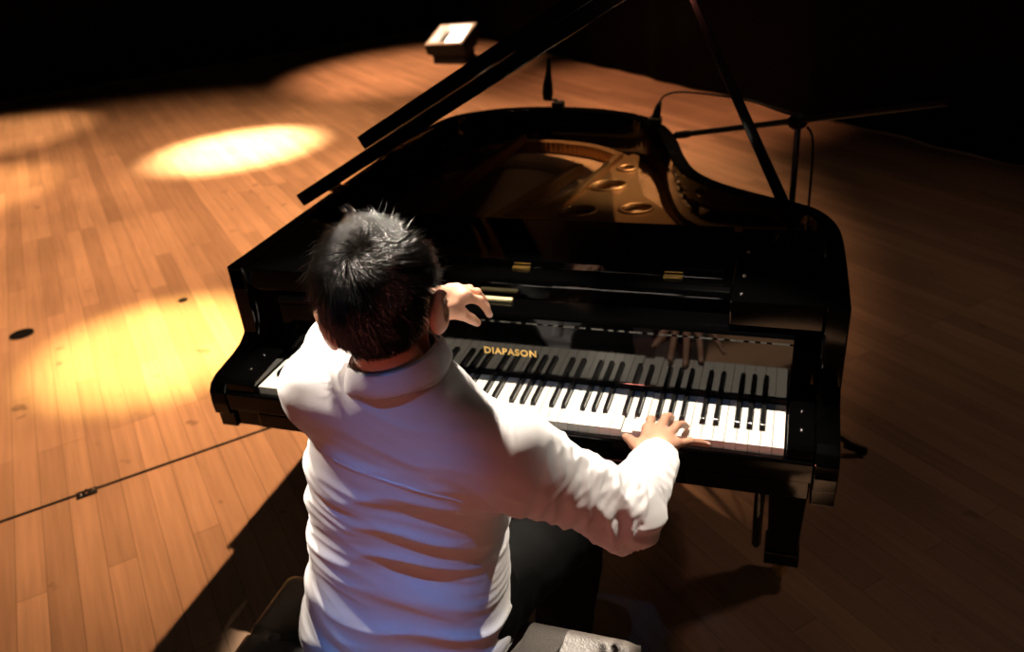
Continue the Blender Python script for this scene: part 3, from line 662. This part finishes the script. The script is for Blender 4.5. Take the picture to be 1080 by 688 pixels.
# shirt
S = Field((0.28, -0.66, -0.22), (1.12, -0.05, 0.47), 0.0034)
S.loft([(-0.195, 0.565, -0.435, 0.215, 0.150), (-0.05, 0.580, -0.425, 0.190, 0.130), (0.06, 0.592, -0.418, 0.182, 0.118), (0.14, 0.612, -0.418, 0.188, 0.120), (0.22, 0.635, -0.42, 0.195, 0.120), (0.270, 0.644, -0.426, 0.182, 0.108), (0.325, 0.642, -0.438, 0.126, 0.086), (0.372, 0.655, -0.445, 0.085, 0.070), (0.392, 0.655, -0.448, 0.066, 0.062)], 0.02, side=(1, -0.06))
S.cone((0.650, -0.445, 0.318), J['Rsh'], 0.064, 0.058, 0.05); S.cone((0.650, -0.445, 0.345), J['Lsh'], 0.064, 0.058, 0.05)
for s_, e1 in (('R', 0.88), ('L', 0.72)):
    S.cone(J[s_ + 'sh'], J[s_ + 'el'], 0.065 if s_ == 'R' else 0.064, 0.058, 0.06 if s_ == 'R' else 0.04); w_ = J[s_ + 'el'] + (J[s_ + 'wr'] - J[s_ + 'el']) * e1
    S.cone(J[s_ + 'el'], w_, 0.058, 0.041, 0.02)
sv, sf = S.mesh(); sv = smoothv(sv, sf, 3, 0.5); sn = normals(sv, sf)
axes = {}
def fold(vt, nm):
    out = np.zeros(len(vt))
    ra, rb, rw = J['Rsh'], J['Rel'], J['Rwr']; la, lb, lw = J['Lsh'], J['Lel'], J['Lwr']
    def seg(p, a, b): 
        t_ = np.clip(((p - a) @ (b - a)) / ((b - a) @ (b - a)), 0, 1); return t_, np.linalg.norm(p - a - t_[:, None] * (b - a), axis=1)
    wts = []
    tr1, dr1 = seg(vt, ra, rb); tr2, dr2 = seg(vt, rb, rw); tl1, dl1 = seg(vt, la, lb); tl2, dl2 = seg(vt, lb, lw)
    for i, p in enumerate(vt):
        x, y, z = p
        # torso swags: drooping folds fanning out from the right armpit to the left waist
        q = z + 0.16 * (x - 0.6) + 0.35 * (x - 0.62) ** 2 + 0.05 * noise.noise((x * 6, y * 3, z * 5 + 9))
        a1 = noise.noise((x * 3.6 + 4, y * 2.0, q * 15)); a2 = noise.noise((x * 7.5 + q * 6, y * 4 + 7, q * 34 + 3)); a3 = noise.noise((x * 5 + 20, y * 5, z * 5))
        r1_ = 1 - abs(a1) * 2.2; r2_ = 1 - abs(a2) * 2.2
        low = min(1, max(0.22, (0.33 - z) / 0.14))
        tor = (0.0095 * (r1_ - 0.45) * (0.6 + 0.8 * max(0, a3 + .3)) + 0.0034 * (r2_ - 0.45) * (0.4 + 1.2 * max(0, .3 - a3))) * low
        arm = 0; dm = min(dr1[i], dr2[i], dl1[i], dl2[i])
        if min(dr1[i], dr2[i]) < min(dl1[i], dl2[i]): 
            t_ = tr1[i] if dr1[i] < dr2[i] else 1 + tr2[i]; a_, b2 = (ra, rb) if dr1[i] < dr2[i] else (rb, rw)
        else:
            t_ = tl1[i] if dl1[i] < dl2[i] else 1 + tl2[i]; a_, b2 = (la, lb) if dl1[i] < dl2[i] else (lb, lw)
        ax = (b2 - a_) / np.linalg.norm(b2 - a_); rad = p - a_ - ax * ((p - a_) @ ax); rad = rad / (np.linalg.norm(rad) + 1e-6)
        c3 = noise.noise((t_ * 7.5 + rad[2] * 0.9 + rad[0] * 0.7, rad[0] * 1.1, rad[2] * 1.1 + rad[1]))
        c4 = noise.noise((t_ * 15 - rad[2] * 1.8, rad[0] * 2, rad[1] * 2 + 5))
        amp = 0.55 + 0.30 * math.exp(-((t_ - 1.15) / 0.55) ** 2)
        arm = (0.0072 * (1 - abs(c3) * 2.3 - 0.4) + 0.0032 * (1 - abs(c4) * 2.2 - 0.4)) * amp * (0.75 if t_ > 1.1 else 1.0)
        wa = min(1, max(0, (0.115 - dm) / 0.03)); ext = max(t_, 0)
        wa *= min(1, max(0.0, ext / 0.25))
        out[i] = tor * (1 - wa) + arm * wa
    return out
sv = sv + sn * fold(sv, sn)[:, None]; sv = smoothv(sv, sf, 1, 0.5)
SH = npobj('shirt', sv, sf, M['shirt'], PE)
# collar, cuffs, buttons and seams
def band(bm, loop_lo, loop_hi, th):
    n_ = len(loop_lo); cl = sum((V(p) for p in loop_lo), V((0, 0, 0))) / n_
    def off(p): q = V(p) - cl; q.z = 0; return V(p) - q.normalized() * th
    A = [bm.verts.new(p) for p in loop_lo]; C_ = [bm.verts.new(p) for p in loop_hi]; A2 = [bm.verts.new(off(p)) for p in loop_lo]; C2 = [bm.verts.new(off(p)) for p in loop_hi]
    for i in range(n_ - 1):
        j = i + 1
        bm.faces.new((A[i], A[j], C_[j], C_[i])); bm.faces.new((A2[j], A2[i], C2[i], C2[j])); bm.faces.new((C_[i], C_[j], C2[j], C2[i])); bm.faces.new((A2[i], A2[j], A[j], A[i]))
    bm.faces.new((A[0], C_[0], C2[0], A2[0])); bm.faces.new((A2[-1], C2[-1], C_[-1], A[-1]))
NC = V((0.652, -0.450, 0.400)); nax = (V(HP(0, -0.028, -0.06)) - V((0.653, -0.452, 0.36))).normalized()
na, nb = V((1, 0, 0)), V((0, 1, 0))
na = (na - nax * na.dot(nax)).normalized(); nb = nax.cross(na)
def nring(h, rx, ry, gap=0.34, n_=40, dip=0.0, flare=0):
    pts = []
    for k in range(n_ + 1):
        th = math.pi / 2 + gap + (2 * math.pi - 2 * gap) * k / n_
        fr = max(0, math.sin(th))                    # towards the throat
        pts.append(NC + na * math.cos(th) * (rx + flare * fr) + nb * math.sin(th) * (ry + flare * fr) + nax * (h - dip * fr))
    return pts
bm = B(); band(bm, nring(-0.012, 0.073, 0.070), nring(0.034, 0.066, 0.066, dip=0.006), 0.004); CO = obj('collar', bm, M['shirt'], SH, smooth=True)
from mathutils.bvhtree import BVHTree
BVH = BVHTree.FromPolygons([tuple(v) for v in sv], [tuple(q) for q in sf])
up_l, lo_l = nring(0.0365, 0.0685, 0.0685, 0.30, dip=0.010), []
for k in range(41):
    th = math.pi / 2 + 0.30 + (2 * math.pi - 0.60) * k / 40; fr = max(0, math.sin(th))
    dv = na * math.cos(th) + nb * math.sin(th); h_ = -0.001 - 0.022 * fr ** 2
    hit = BVH.ray_cast(NC + nax * h_ + dv * 0.17, -dv); rr_ = (hit[0] - NC - nax * h_).length if hit[0] is not None else 0.08
    lo_l.append(NC + nax * h_ + dv * (min(0.086, max(0.074, rr_)) + 0.0045))
mid_l = [(p + q) / 2 + (p + q - NC * 2).normalized() * 0.004 for p, q in zip(up_l, lo_l)]
bm = B(); rowsv = [[bm.verts.new(p) for p in L_] for L_ in (lo_l, mid_l, up_l)]
for A_, C_ in zip(rowsv, rowsv[1:]):
    for k in range(40): bm.faces.new((A_[k], A_[k + 1], C_[k + 1], C_[k]))
o = obj('collar_leaf', bm, M['shirt'], SH, smooth=True)
md = o.modifiers.new('thick', 'SOLIDIFY'); md.thickness = 0.003; md.offset = 1; md2 = o.modifiers.new('sub', 'SUBSURF'); md2.levels = 1; md2.render_levels = 1
for s_, e0, e1, in (('R', 0.76, 0.925), ('L', 0.66, 0.80)):
    a = V(J[s_ + 'el'] + (J[s_ + 'wr'] - J[s_ + 'el']) * e0); b_ = V(J[s_ + 'el'] + (J[s_ + 'wr'] - J[s_ + 'el']) * e1)
    bm = B(); tube(bm, [a, a + (b_ - a) * 0.05, a + (b_ - a) * 0.96, b_, b_ - (b_ - a) * 0.02, a + (b_ - a) * 0.6], [0.042, 0.0445, 0.0385, 0.0375, 0.034, 0.032], 28, cap=False)
    cu = obj('cuff', bm, M['shirt'], SH, smooth=True)
    ax = (b_ - a).normalized(); e_, g_ = frame(ax)
    out = V((0.85, -0.1, 0.5)); out = (out - ax * out.dot(ax)).normalized()
    bm = B(); lathe(bm, a + (b_ - a) * 0.62 + out * 0.0405, [(0.0, 0.0), (0.0055, 0.0), (0.0058, 0.0012), (0.0045, 0.002), (0.002, 0.0014), (0, 0.0014)], 14, out); obj('button', bm, M['thread'], cu, smooth=True)
def on_back(x, z):
    hit = BVH.ray_cast(V((x, -1.2, z)), V((0, 1, 0))); return hit[0], hit[1]
def seam(name, pts, wd):
    bm = B(); rows = []
    for x, z in pts:
        p, n_ = on_back(x, z)
        if p is None: continue
        u_ = n_.cross(V((1, 0, 0))).normalized()
        rows.append([bm.verts.new(p + u_ * a_ + n_ * b_) for a_, b_ in ((-wd, -0.0008), (-wd * 0.6, 0.0012), (wd * 0.6, 0.0012), (wd, -0.0008))])
    for A_, C_ in zip(rows, rows[1:]):
        for k in range(3): bm.faces.new((A_[k], A_[k + 1], C_[k + 1], C_[k]))
    return obj(name, bm, M['shirt'], SH, smooth=True)
seam('yoke_seam', [(0.475 + 0.345 * k / 60, 0.268 - 0.055 * k / 60 + 0.010 * math.sin(math.pi * k / 60)) for k in range(61)], 0.0035)
bm = B(); rows = []
def on_front(x, z):
    hit = BVH.ray_cast(V((x, 0.4, z)), V((0, -1, 0))); return hit[0], hit[1]
for k in range(41):
    z = 0.27 - 0.40 * k / 40; xc = 0.640 - 0.052 * k / 40
    rr_ = []
    for dx, dn in ((-0.016, 0.0), (-0.014, 0.002), (0.014, 0.002), (0.016, 0.0)):
        p, n_ = on_front(xc + dx, z)
        if p is None: rr_ = None; break
        rr_.append(bm.verts.new(p + n_ * dn))
    if rr_: rows.append(rr_)
for A_, C_ in zip(rows, rows[1:]):
    for k in range(3): bm.faces.new((A_[k], A_[k + 1], C_[k + 1], C_[k]))
pk = obj('placket', bm, M['shirt'], SH, smooth=True)
for k in range(5):
    z = 0.25 - 0.085 * k; p, n_ = on_front(0.640 - 0.052 * (0.27 - z) / 0.40, z)
    if p is not None:
        bm = B(); lathe(bm, p + n_ * 0.0018, [(0.0, 0.0), (0.0055, 0.0), (0.0058, 0.0012), (0.0045, 0.002), (0.002, 0.0014), (0, 0.0014)], 14, n_); obj('button', bm, M['thread'], pk, smooth=True)
for s_ in (-1, 1):
    bm = B(); bmesh.ops.create_uvsphere(bm, u_segments=16, v_segments=10, radius=0.0075, matrix=Matrix.Translation(V(HP(0.031 * s_, 0.0855, -0.0075)))); obj('eye', bm, M['ebony'], PE, smooth=True)
# trousers and shoes
T = Field((0.30, -0.62, -0.68), (0.98, 0.10, 0.06), 0.0045)
T.loft([(-0.222, 0.57, -0.43, 0.180, 0.120), (-0.12, 0.572, -0.425, 0.170, 0.105), (-0.06, 0.582, -0.42, 0.150, 0.09)], 0.02)
for s_ in 'RL':
    T.cone(J[s_ + 'hip'], J[s_ + 'kn'], 0.092, 0.074, 0.04); T.cone(J[s_ + 'kn'], J[s_ + 'an'] + (0, 0, 0.0), 0.074, 0.066, 0.03)
tv, tf = T.mesh(); tv = smoothv(tv, tf, 3, 0.5); tn = normals(tv, tf)
tv = tv + tn * np.array([0.005 * (1 - abs(noise.noise((p[0] * 8, p[1] * 12 + p[0] * 10, p[2] * 9))) * 2.2 - 0.4) for p in tv])[:, None]
npobj('trousers', tv, tf, M['trouser'], PE)
for s_ in 'RL':
    a = J[s_ + 'an']; Q = Field(a + (-0.07, -0.10, -0.11), a + (0.07, 0.22, 0.05), 0.004)
    Q.cone(a + (0, -0.025, -0.05), a + (0, 0.05, -0.054), 0.036, 0.038, 0.01); Q.cone(a + (0, 0.05, -0.056), a + (0, 0.145, -0.062), 0.041, 0.030, 0.02); Q.cone(a + (0, -0.01, -0.04), a + (0, 0, 0.01), 0.040, 0.038, 0.02)
    qv, qf = Q.mesh(); qv[:, 2] = np.maximum(qv[:, 2], FZ + 0.001); npobj('shoe', qv, qf, M['lacquer'], PE)

# hair: a close cap plus short strands that whirl out from the crown
def inhair(p):
    l = HAX @ (p - HC); x, y, z = l
    if y > 0.055 and z < 0.055: return 0
    if y > 0.085: return 0
    if abs(x) > 0.052 and y > -0.046 and z < 0.002: return 0
    if z < -0.088 + (0.036 if abs(x) > 0.045 else 0): return 0
    if y > -0.02 and z < -0.02: return 0
    return 1
HF = Field(HC - 0.15, HC + 0.15, 0.004)
HF.ell(HP(0, -0.004, 0.018), (0.0775, 0.0965, 0.086), HAX); HF.ell(HP(0, -0.021, -0.042), (0.061, 0.067, 0.060), HAX, 0.03)
hv, hf = HF.mesh(); hn = normals(hv, hf)
keep = np.array([inhair(p) for p in hv]); hf2 = hf[keep[hf].all(1)]
used = np.unique(hf2); mp_ = np.full(len(hv), -1); mp_[used] = np.arange(len(used))
capv = hv[used]; capf = mp_[hf2]
HA = npobj('hair', capv, capf, M['scalp'], PE)
fa = hv[hf2]; ar = np.linalg.norm(np.cross(fa[:, 2] - fa[:, 0], fa[:, 3] - fa[:, 1]), axis=1); pr_ = ar / ar.sum()
NS = 15000
pick = rng.choice(len(hf2), NS, p=pr_); uu = rng.random((NS, 2))
qa = hf2[pick]
P0 = (hv[qa[:, 0]] * ((1 - uu[:, :1]) * (1 - uu[:, 1:])) + hv[qa[:, 1]] * (uu[:, :1] * (1 - uu[:, 1:])) + hv[qa[:, 2]] * (uu[:, :1] * uu[:, 1:]) + hv[qa[:, 3]] * ((1 - uu[:, :1]) * uu[:, 1:]))
N0 = hn[qa[:, 0]]
WH = HP(0.004, -0.062, 0.082)
LV = (P0 - HC) @ HR
vv = []; ff = []
for i in range(NS):
    p = V(P0[i]); nn = V(N0[i]); tw = p - V(WH); dist = tw.length
    t_ = tw - nn * tw.dot(nn); t_ = t_.normalized() if t_.length > 1e-5 else frame(nn)[0]
    sp_ = 0.9 * math.exp(-dist / 0.05) + 0.25
    side = nn.cross(t_); tuft = noise.noise_vector(p * 85) * 0.42
    t_ = (t_ + side * sp_ + tuft + V(rng.normal(0, 0.10, 3))).normalized()
    zl = LV[i, 2]; short = min(1, max(0.16, (zl + 0.086) / 0.11))
    L_ = (0.028 + 0.010 * rng.random()) * short * (1.0 + (0.5 if rng.random() < 0.04 else 0)); lift = (0.50 if dist < 0.07 else 0.38) * (0.7 + 0.6 * rng.random())
    pts = [p - nn * 0.002, p + nn * L_ * lift * 0.45 + t_ * L_ * 0.35, p + nn * L_ * lift * 0.66 + t_ * L_ * 0.72 , p + nn * L_ * lift * 0.70 + t_ * L_ * 1.08 - V((0, 0, 0.002))]
    rr = (0.00042, 0.00038, 0.00026, 0.00006); a_, b_ = frame(t_); base = len(vv)
    for k in range(4):
        for j in range(3):
            th = j * 2.0944; vv.append(pts[k] + (a_ * math.cos(th) + b_ * math.sin(th)) * rr[k])
    for k in range(3):
        for j in range(3): ff.append((base + k * 3 + j, base + k * 3 + (j + 1) % 3, base + k * 3 + 3 + (j + 1) % 3, base + k * 3 + 3 + j))
npobj('hair_strands', np.array([tuple(v) for v in vv]), np.array(ff), M['hair'], HA)

# ------------------------------------------------------------------ the bench
BT = -0.222
BE = empty('piano_bench', (0.615, -0.50, FZ), 'black leather piano bench with a buttoned cushion under the seated person', 'bench')
bx0, bx1, by0, by1 = 0.235, 0.995, -0.70, -0.338
bm = B(); nx, ny = 76, 38; grid = []
btn = [(bx0 + 0.065 + i * (bx1 - bx0 - 0.13) / 4, by0 + (by1 - by0) * j_) for i in range(5) for j_ in (0.25, 0.55)]
for i in range(nx + 1):
    row = []
    for j in range(ny + 1):
        x = bx0 + (bx1 - bx0) * i / nx; y = by0 + (by1 - by0) * j / ny
        ex = min(x - bx0, bx1 - x) / 0.03; ey = min(y - by0, by1 - y) / 0.03
        e = 1 - (max(0, 1 - ex) ** 2.2 + max(0, 1 - ey) ** 2.2); z = BT - 0.024 * (1 - max(0, e) ** 0.5)
        for bx_, by_ in btn:
            dd_ = math.hypot(x - bx_, y - by_); z -= 0.009 * math.exp(-(dd_ / 0.022) ** 2)
            if abs(y - by_) < 0.02: z -= 0.0025 * math.exp(-((y - by_) / 0.005) ** 2)
            if abs(x - bx_) < 0.02: z -= 0.0010 * math.exp(-((x - bx_) / 0.005) ** 2)
        # weighed down where the person sits
        z -= 0.010 * math.exp(-(((x - 0.57) / 0.17) ** 2 + ((y + 0.45) / 0.12) ** 2) ** 2)
        row.append(bm.verts.new((x, y, z)))
    grid.append(row)
for i in range(nx):
    for j in range(ny): bm.faces.new((grid[i][j], grid[i + 1][j], grid[i + 1][j + 1], grid[i][j + 1]))
loop = [grid[i][0] for i in range(nx + 1)] + [grid[nx][j] for j in range(1, ny + 1)] + [grid[i][ny] for i in range(nx - 1, -1, -1)] + [grid[0][j] for j in range(ny - 1, 0, -1)]
low = [bm.verts.new((v.co.x, v.co.y, BT - 0.075)) for v in loop]
for i in range(len(loop)): j = (i + 1) % len(loop); bm.faces.new((loop[j], loop[i], low[i], low[j]))
bm.faces.new(low[::-1])
CU = obj('cushion', bm, M['leather'], BE, smooth=True)
for bx_, by_ in btn:
    bm = B(); lathe(bm, (bx_, by_, BT - 0.013), [(0.012, 0), (0.011, 0.004), (0.007, 0.0065), (0, 0.0075)], 16); obj('button', bm, M['leather'], CU, smooth=True)
bm = B(); box(bm, bx0 + 0.012, bx1 - 0.012, by0 + 0.012, by1 - 0.012, BT - 0.135, BT - 0.0752); obj('frame', bm, M['lacquer'], BE, bevel=0.004)
for x in (bx0 + 0.05, bx1 - 0.05):
    for y in (by0 + 0.05, by1 - 0.05):
        bm = B(); R_ = []
        for z, h in ((BT - 0.1352, 0.027), (FZ + 0.03, 0.018), (FZ + 0.001, 0.018)): R_.append([bm.verts.new((x + a_ * h, y + c_ * h, z)) for a_, c_ in ((-1, -1), (1, -1), (1, 1), (-1, 1))])
        for p, q in zip(R_, R_[1:]):
            for k in range(4): bm.faces.new((p[k], p[(k + 1) % 4], q[(k + 1) % 4], q[k]))
        bm.faces.new(R_[0][::-1]); bm.faces.new(R_[-1]); obj('leg', bm, M['lacquer'], BE, bevel=0.003)

# ------------------------------------------------------------------ microphones
MSx, MSy = 1.210, 0.94
t = empty('microphone_stand', (MSx, MSy, FZ), 'black tripod microphone stand with a long boom behind the piano curve', 'microphone stand')
bm = B(); tube(bm, [(MSx, MSy, -0.50), (MSx, MSy, -0.06)], 0.0125, 14); tube(bm, [(MSx, MSy, -0.06), (MSx - 0.004, MSy, 0.40)], 0.009, 14); obj('pole', bm, M['dark_metal'], t)
bm = B(); lathe(bm, (MSx, MSy, -0.08), [(0.0, 0), (0.018, 0), (0.020, 0.01), (0.018, 0.045), (0.0, 0.045)], 16); obj('clutch', bm, M['rubber'], t, smooth=True)
bm = B(); lathe(bm, (MSx, MSy, -0.53), [(0.0, 0), (0.024, 0), (0.026, 0.01), (0.022, 0.06), (0.0, 0.06)], 16); obj('hub', bm, M['rubber'], t, smooth=True)
for ang in (8, 105, 195):
    dx, dy = math.cos(math.radians(ang)), math.sin(math.radians(ang)); bm = B()
    tube(bm, [(MSx + dx * 0.02, MSy + dy * 0.02, -0.51), (MSx + dx * 0.29, MSy + dy * 0.29, FZ + 0.014)], 0.009, 10); lg = obj('leg', bm, M['dark_metal'], t)
    bm = B(); tube(bm, [(MSx + dx * 0.235, MSy + dy * 0.235, FZ + 0.042), (MSx + dx * 0.30, MSy + dy * 0.30, FZ + 0.0155)], 0.014, 12); obj('rubber_foot', bm, M['rubber'], lg)
bm = B(); tube(bm, [(0.842, 1.340, 0.243), (1.206, 0.937, 0.402), (1.510, 0.600, 0.535)], [0.0095, 0.009, 0.008], 12); obj('boom', bm, M['dark_metal'], t)
bm = B(); lathe(bm, (MSx - 0.018, MSy + 0.016, 0.393), [(0.0, 0), (0.018, 0), (0.022, 0.008), (0.022, 0.03), (0.018, 0.04), (0.0, 0.04)], 18, V((0.30, -0.34, 0.13))); obj('boom_clamp', bm, M['rubber'], t, smooth=True)
bm = B(); tube(bm, [(0.824, 1.361, 0.235), (0.860, 1.320, 0.251), (0.880, 1.298, 0.260)], [0.012, 0.013, 0.010], 12); obj('microphone', bm, M['rubber'], t)
bm = B(); tube(bm, [tuple(p) for p in catmull([(MSx + 0.02, MSy, 0.385), (MSx + 0.040, MSy, 0.33), (MSx + 0.045, MSy, 0.1), (MSx + 0.05, MSy, -0.1), (MSx + 0.05, MSy, -0.35), (MSx + 0.06, MSy + 0.05, -0.62), (MSx - 0.02, MSy + 0.14, FZ + 0.006), (MSx - 0.25, MSy + 0.2, FZ + 0.006), (MSx - 0.5, MSy + 0.1, FZ + 0.006)], 8)], 0.0034, 8); obj('cable', bm, M['rubber'], t, smooth=True)
def clipmic(loc, lab, pts, body, body_r):
    x, y, z = loc
    t = empty('clip_microphone', loc, lab, 'microphone', 'small microphones clipped to the piano rim')
    bm = B(); box(bm, x - 0.022, x + 0.022, y - 0.024, y + 0.018, z, z + 0.026); obj('clip', bm, M['rubber'], t, bevel=0.003)
    bm = B(); tube(bm, body, body_r, 14); obj('capsule', bm, M['rubber'], t, smooth=True)
    bm = B(); tube(bm, [tuple(p) for p in catmull(pts, 8)], 0.0036, 8); obj('gooseneck', bm, M['rubber'], t, smooth=True)
clipmic((0.325, 1.700, RIM_T), 'small black microphone clipped upright to the middle of the piano tail rim', [(0.325, 1.70, 0.250), (0.318, 1.70, 0.272), (0.292, 1.695, 0.272), (0.288, 1.69, 0.285)],
        [(0.2865, 1.69, 0.275), (0.287, 1.69, 0.30), (0.290, 1.69, 0.335), (0.292, 1.69, 0.355), (0.296, 1.69, 0.385), (0.300, 1.69, 0.43)], [0.017, 0.021, 0.018, 0.014, 0.010, 0.007])
clipmic((0.735, 1.475, RIM_T), 'small black microphone with a long arched lead clipped to the right of the piano tail', [(0.750, 1.48, 0.315), (0.765, 1.49, 0.336), (0.81, 1.50, 0.346), (0.905, 1.48, 0.344), (1.057, 1.30, 0.3665), (1.15, 1.08, 0.392), (1.190, 0.975, 0.408)],
        [(0.735, 1.475, 0.25), (0.737, 1.475, 0.262), (0.742, 1.478, 0.285), (0.747, 1.48, 0.305), (0.752, 1.481, 0.318)], [0.014, 0.016, 0.013, 0.010, 0.006])

# ------------------------------------------------------------------ the floodlight on the stage floor
fc = np.array(CAM_C) * 0 + np.array((-2.44, 7.43, -0.44))
r_, d_, f_ = (np.array(a) for a in CAM_R)
ax_r = np.array((0.915, 0.33, 0.0)); ax_r[2] = 0.05; ax_r /= np.linalg.norm(ax_r)
ax_r = (r_ * 40 + d_ * 5 - f_ * 20); ax_r /= np.linalg.norm(ax_r)
ax_u = (r_ * 14 - d_ * 28 + f_ * 21); ax_u -= ax_r * (ax_u @ ax_r); ax_u /= np.linalg.norm(ax_u)
ax_n = np.cross(ax_r, ax_u)                       # the way it shines: up and towards the hall
FLb = empty('floodlight', (fc[0], fc[1], FZ), 'bright white square floodlight standing on the stage floor behind the piano', 'floodlight')
def fb_(u, v, w_): return tuple(fc + ax_r * u + ax_u * v + ax_n * w_)
def slab(bm, u0, u1, v0, v1, w0, w1, tp=1.0):
    q = [(u0, v0), (u1, v0), (u1, v1), (u0, v1)]; cu_, cv_ = (u0 + u1) / 2, (v0 + v1) / 2
    hi = [bm.verts.new(fb_(u, v, w1)) for u, v in q]; lo = [bm.verts.new(fb_(cu_ + (u - cu_) * tp, cv_ + (v - cv_) * tp, w0)) for u, v in q]
    bm.faces.new(lo[::-1]); bm.faces.new(hi)
    for i in range(4): bm.faces.new((lo[i], lo[(i + 1) % 4], hi[(i + 1) % 4], hi[i]))
W_, H_ = 0.235, 0.205
bm = B(); slab(bm, -W_, W_, -H_, H_, -0.20, -0.062, 0.8)
for a in ((-W_ - 0.008, W_ + 0.008, -H_ - 0.008, -H_ - 0.001), (-W_ - 0.008, W_ + 0.008, H_ + 0.001, H_ + 0.008), (-W_ - 0.008, -W_ - 0.001, -H_ - 0.001, H_ + 0.001), (W_ + 0.001, W_ + 0.008, -H_ - 0.001, H_ + 0.001)): slab(bm, *a, -0.10, 0.018)
obj('housing', bm, M['rubber'], FLb, bevel=0.002)
bm = B(); o_ = [(-W_, -H_), (W_, -H_), (W_, H_), (-W_, H_)]
lp_ = [[(u, v, -0.0615) for u, v in o_], [(u, v, 0.03) for u, v in o_], [(u * 0.86, v * 0.85, 0.034) for u, v in o_], [(u * 0.74, v * 0.72, -0.0615) for u, v in o_]]
vr = [[bm.verts.new(fb_(*p)) for p in L_] for L_ in lp_]
for k in range(4):
    A_, C_ = vr[k], vr[(k + 1) % 4]
    for i in range(4): bm.faces.new((A_[i], A_[(i + 1) % 4], C_[(i + 1) % 4], C_[i]))
obj('bezel', bm, M['lamp_white'], FLb, bevel=0.004)
bm = B(); slab(bm, -W_ * 0.735, -0.080, -H_ * 0.715, H_ * 0.715, -0.0612, -0.052); obj('reflector', bm, M['lamp_reflect'], FLb)
bm = B(); slab(bm, -0.079, W_ * 0.735, -H_ * 0.715, H_ * 0.715, -0.0612, -0.042); obj('lamp_face', bm, M['lamp_glow'], FLb)
bm = B(); vs = []
for u, v, w_ in ((-W_ * .85, -H_ * .9, -0.12), (W_ * .85, -H_ * .9, -0.12), (W_ * .7, H_ * .6, -0.2), (-W_ * .7, H_ * .6, -0.2)): vs.append(V(fb_(u, v, w_)))
hi = [bm.verts.new(p) for p in vs]; lo = [bm.verts.new((p.x, p.y, FZ + 0.001)) for p in vs]
bm.faces.new(hi); bm.faces.new(lo[::-1])
for i in range(4): bm.faces.new((lo[i], lo[(i + 1) % 4], hi[(i + 1) % 4], hi[i]))
obj('base', bm, M['rubber'], FLb, bevel=0.004)
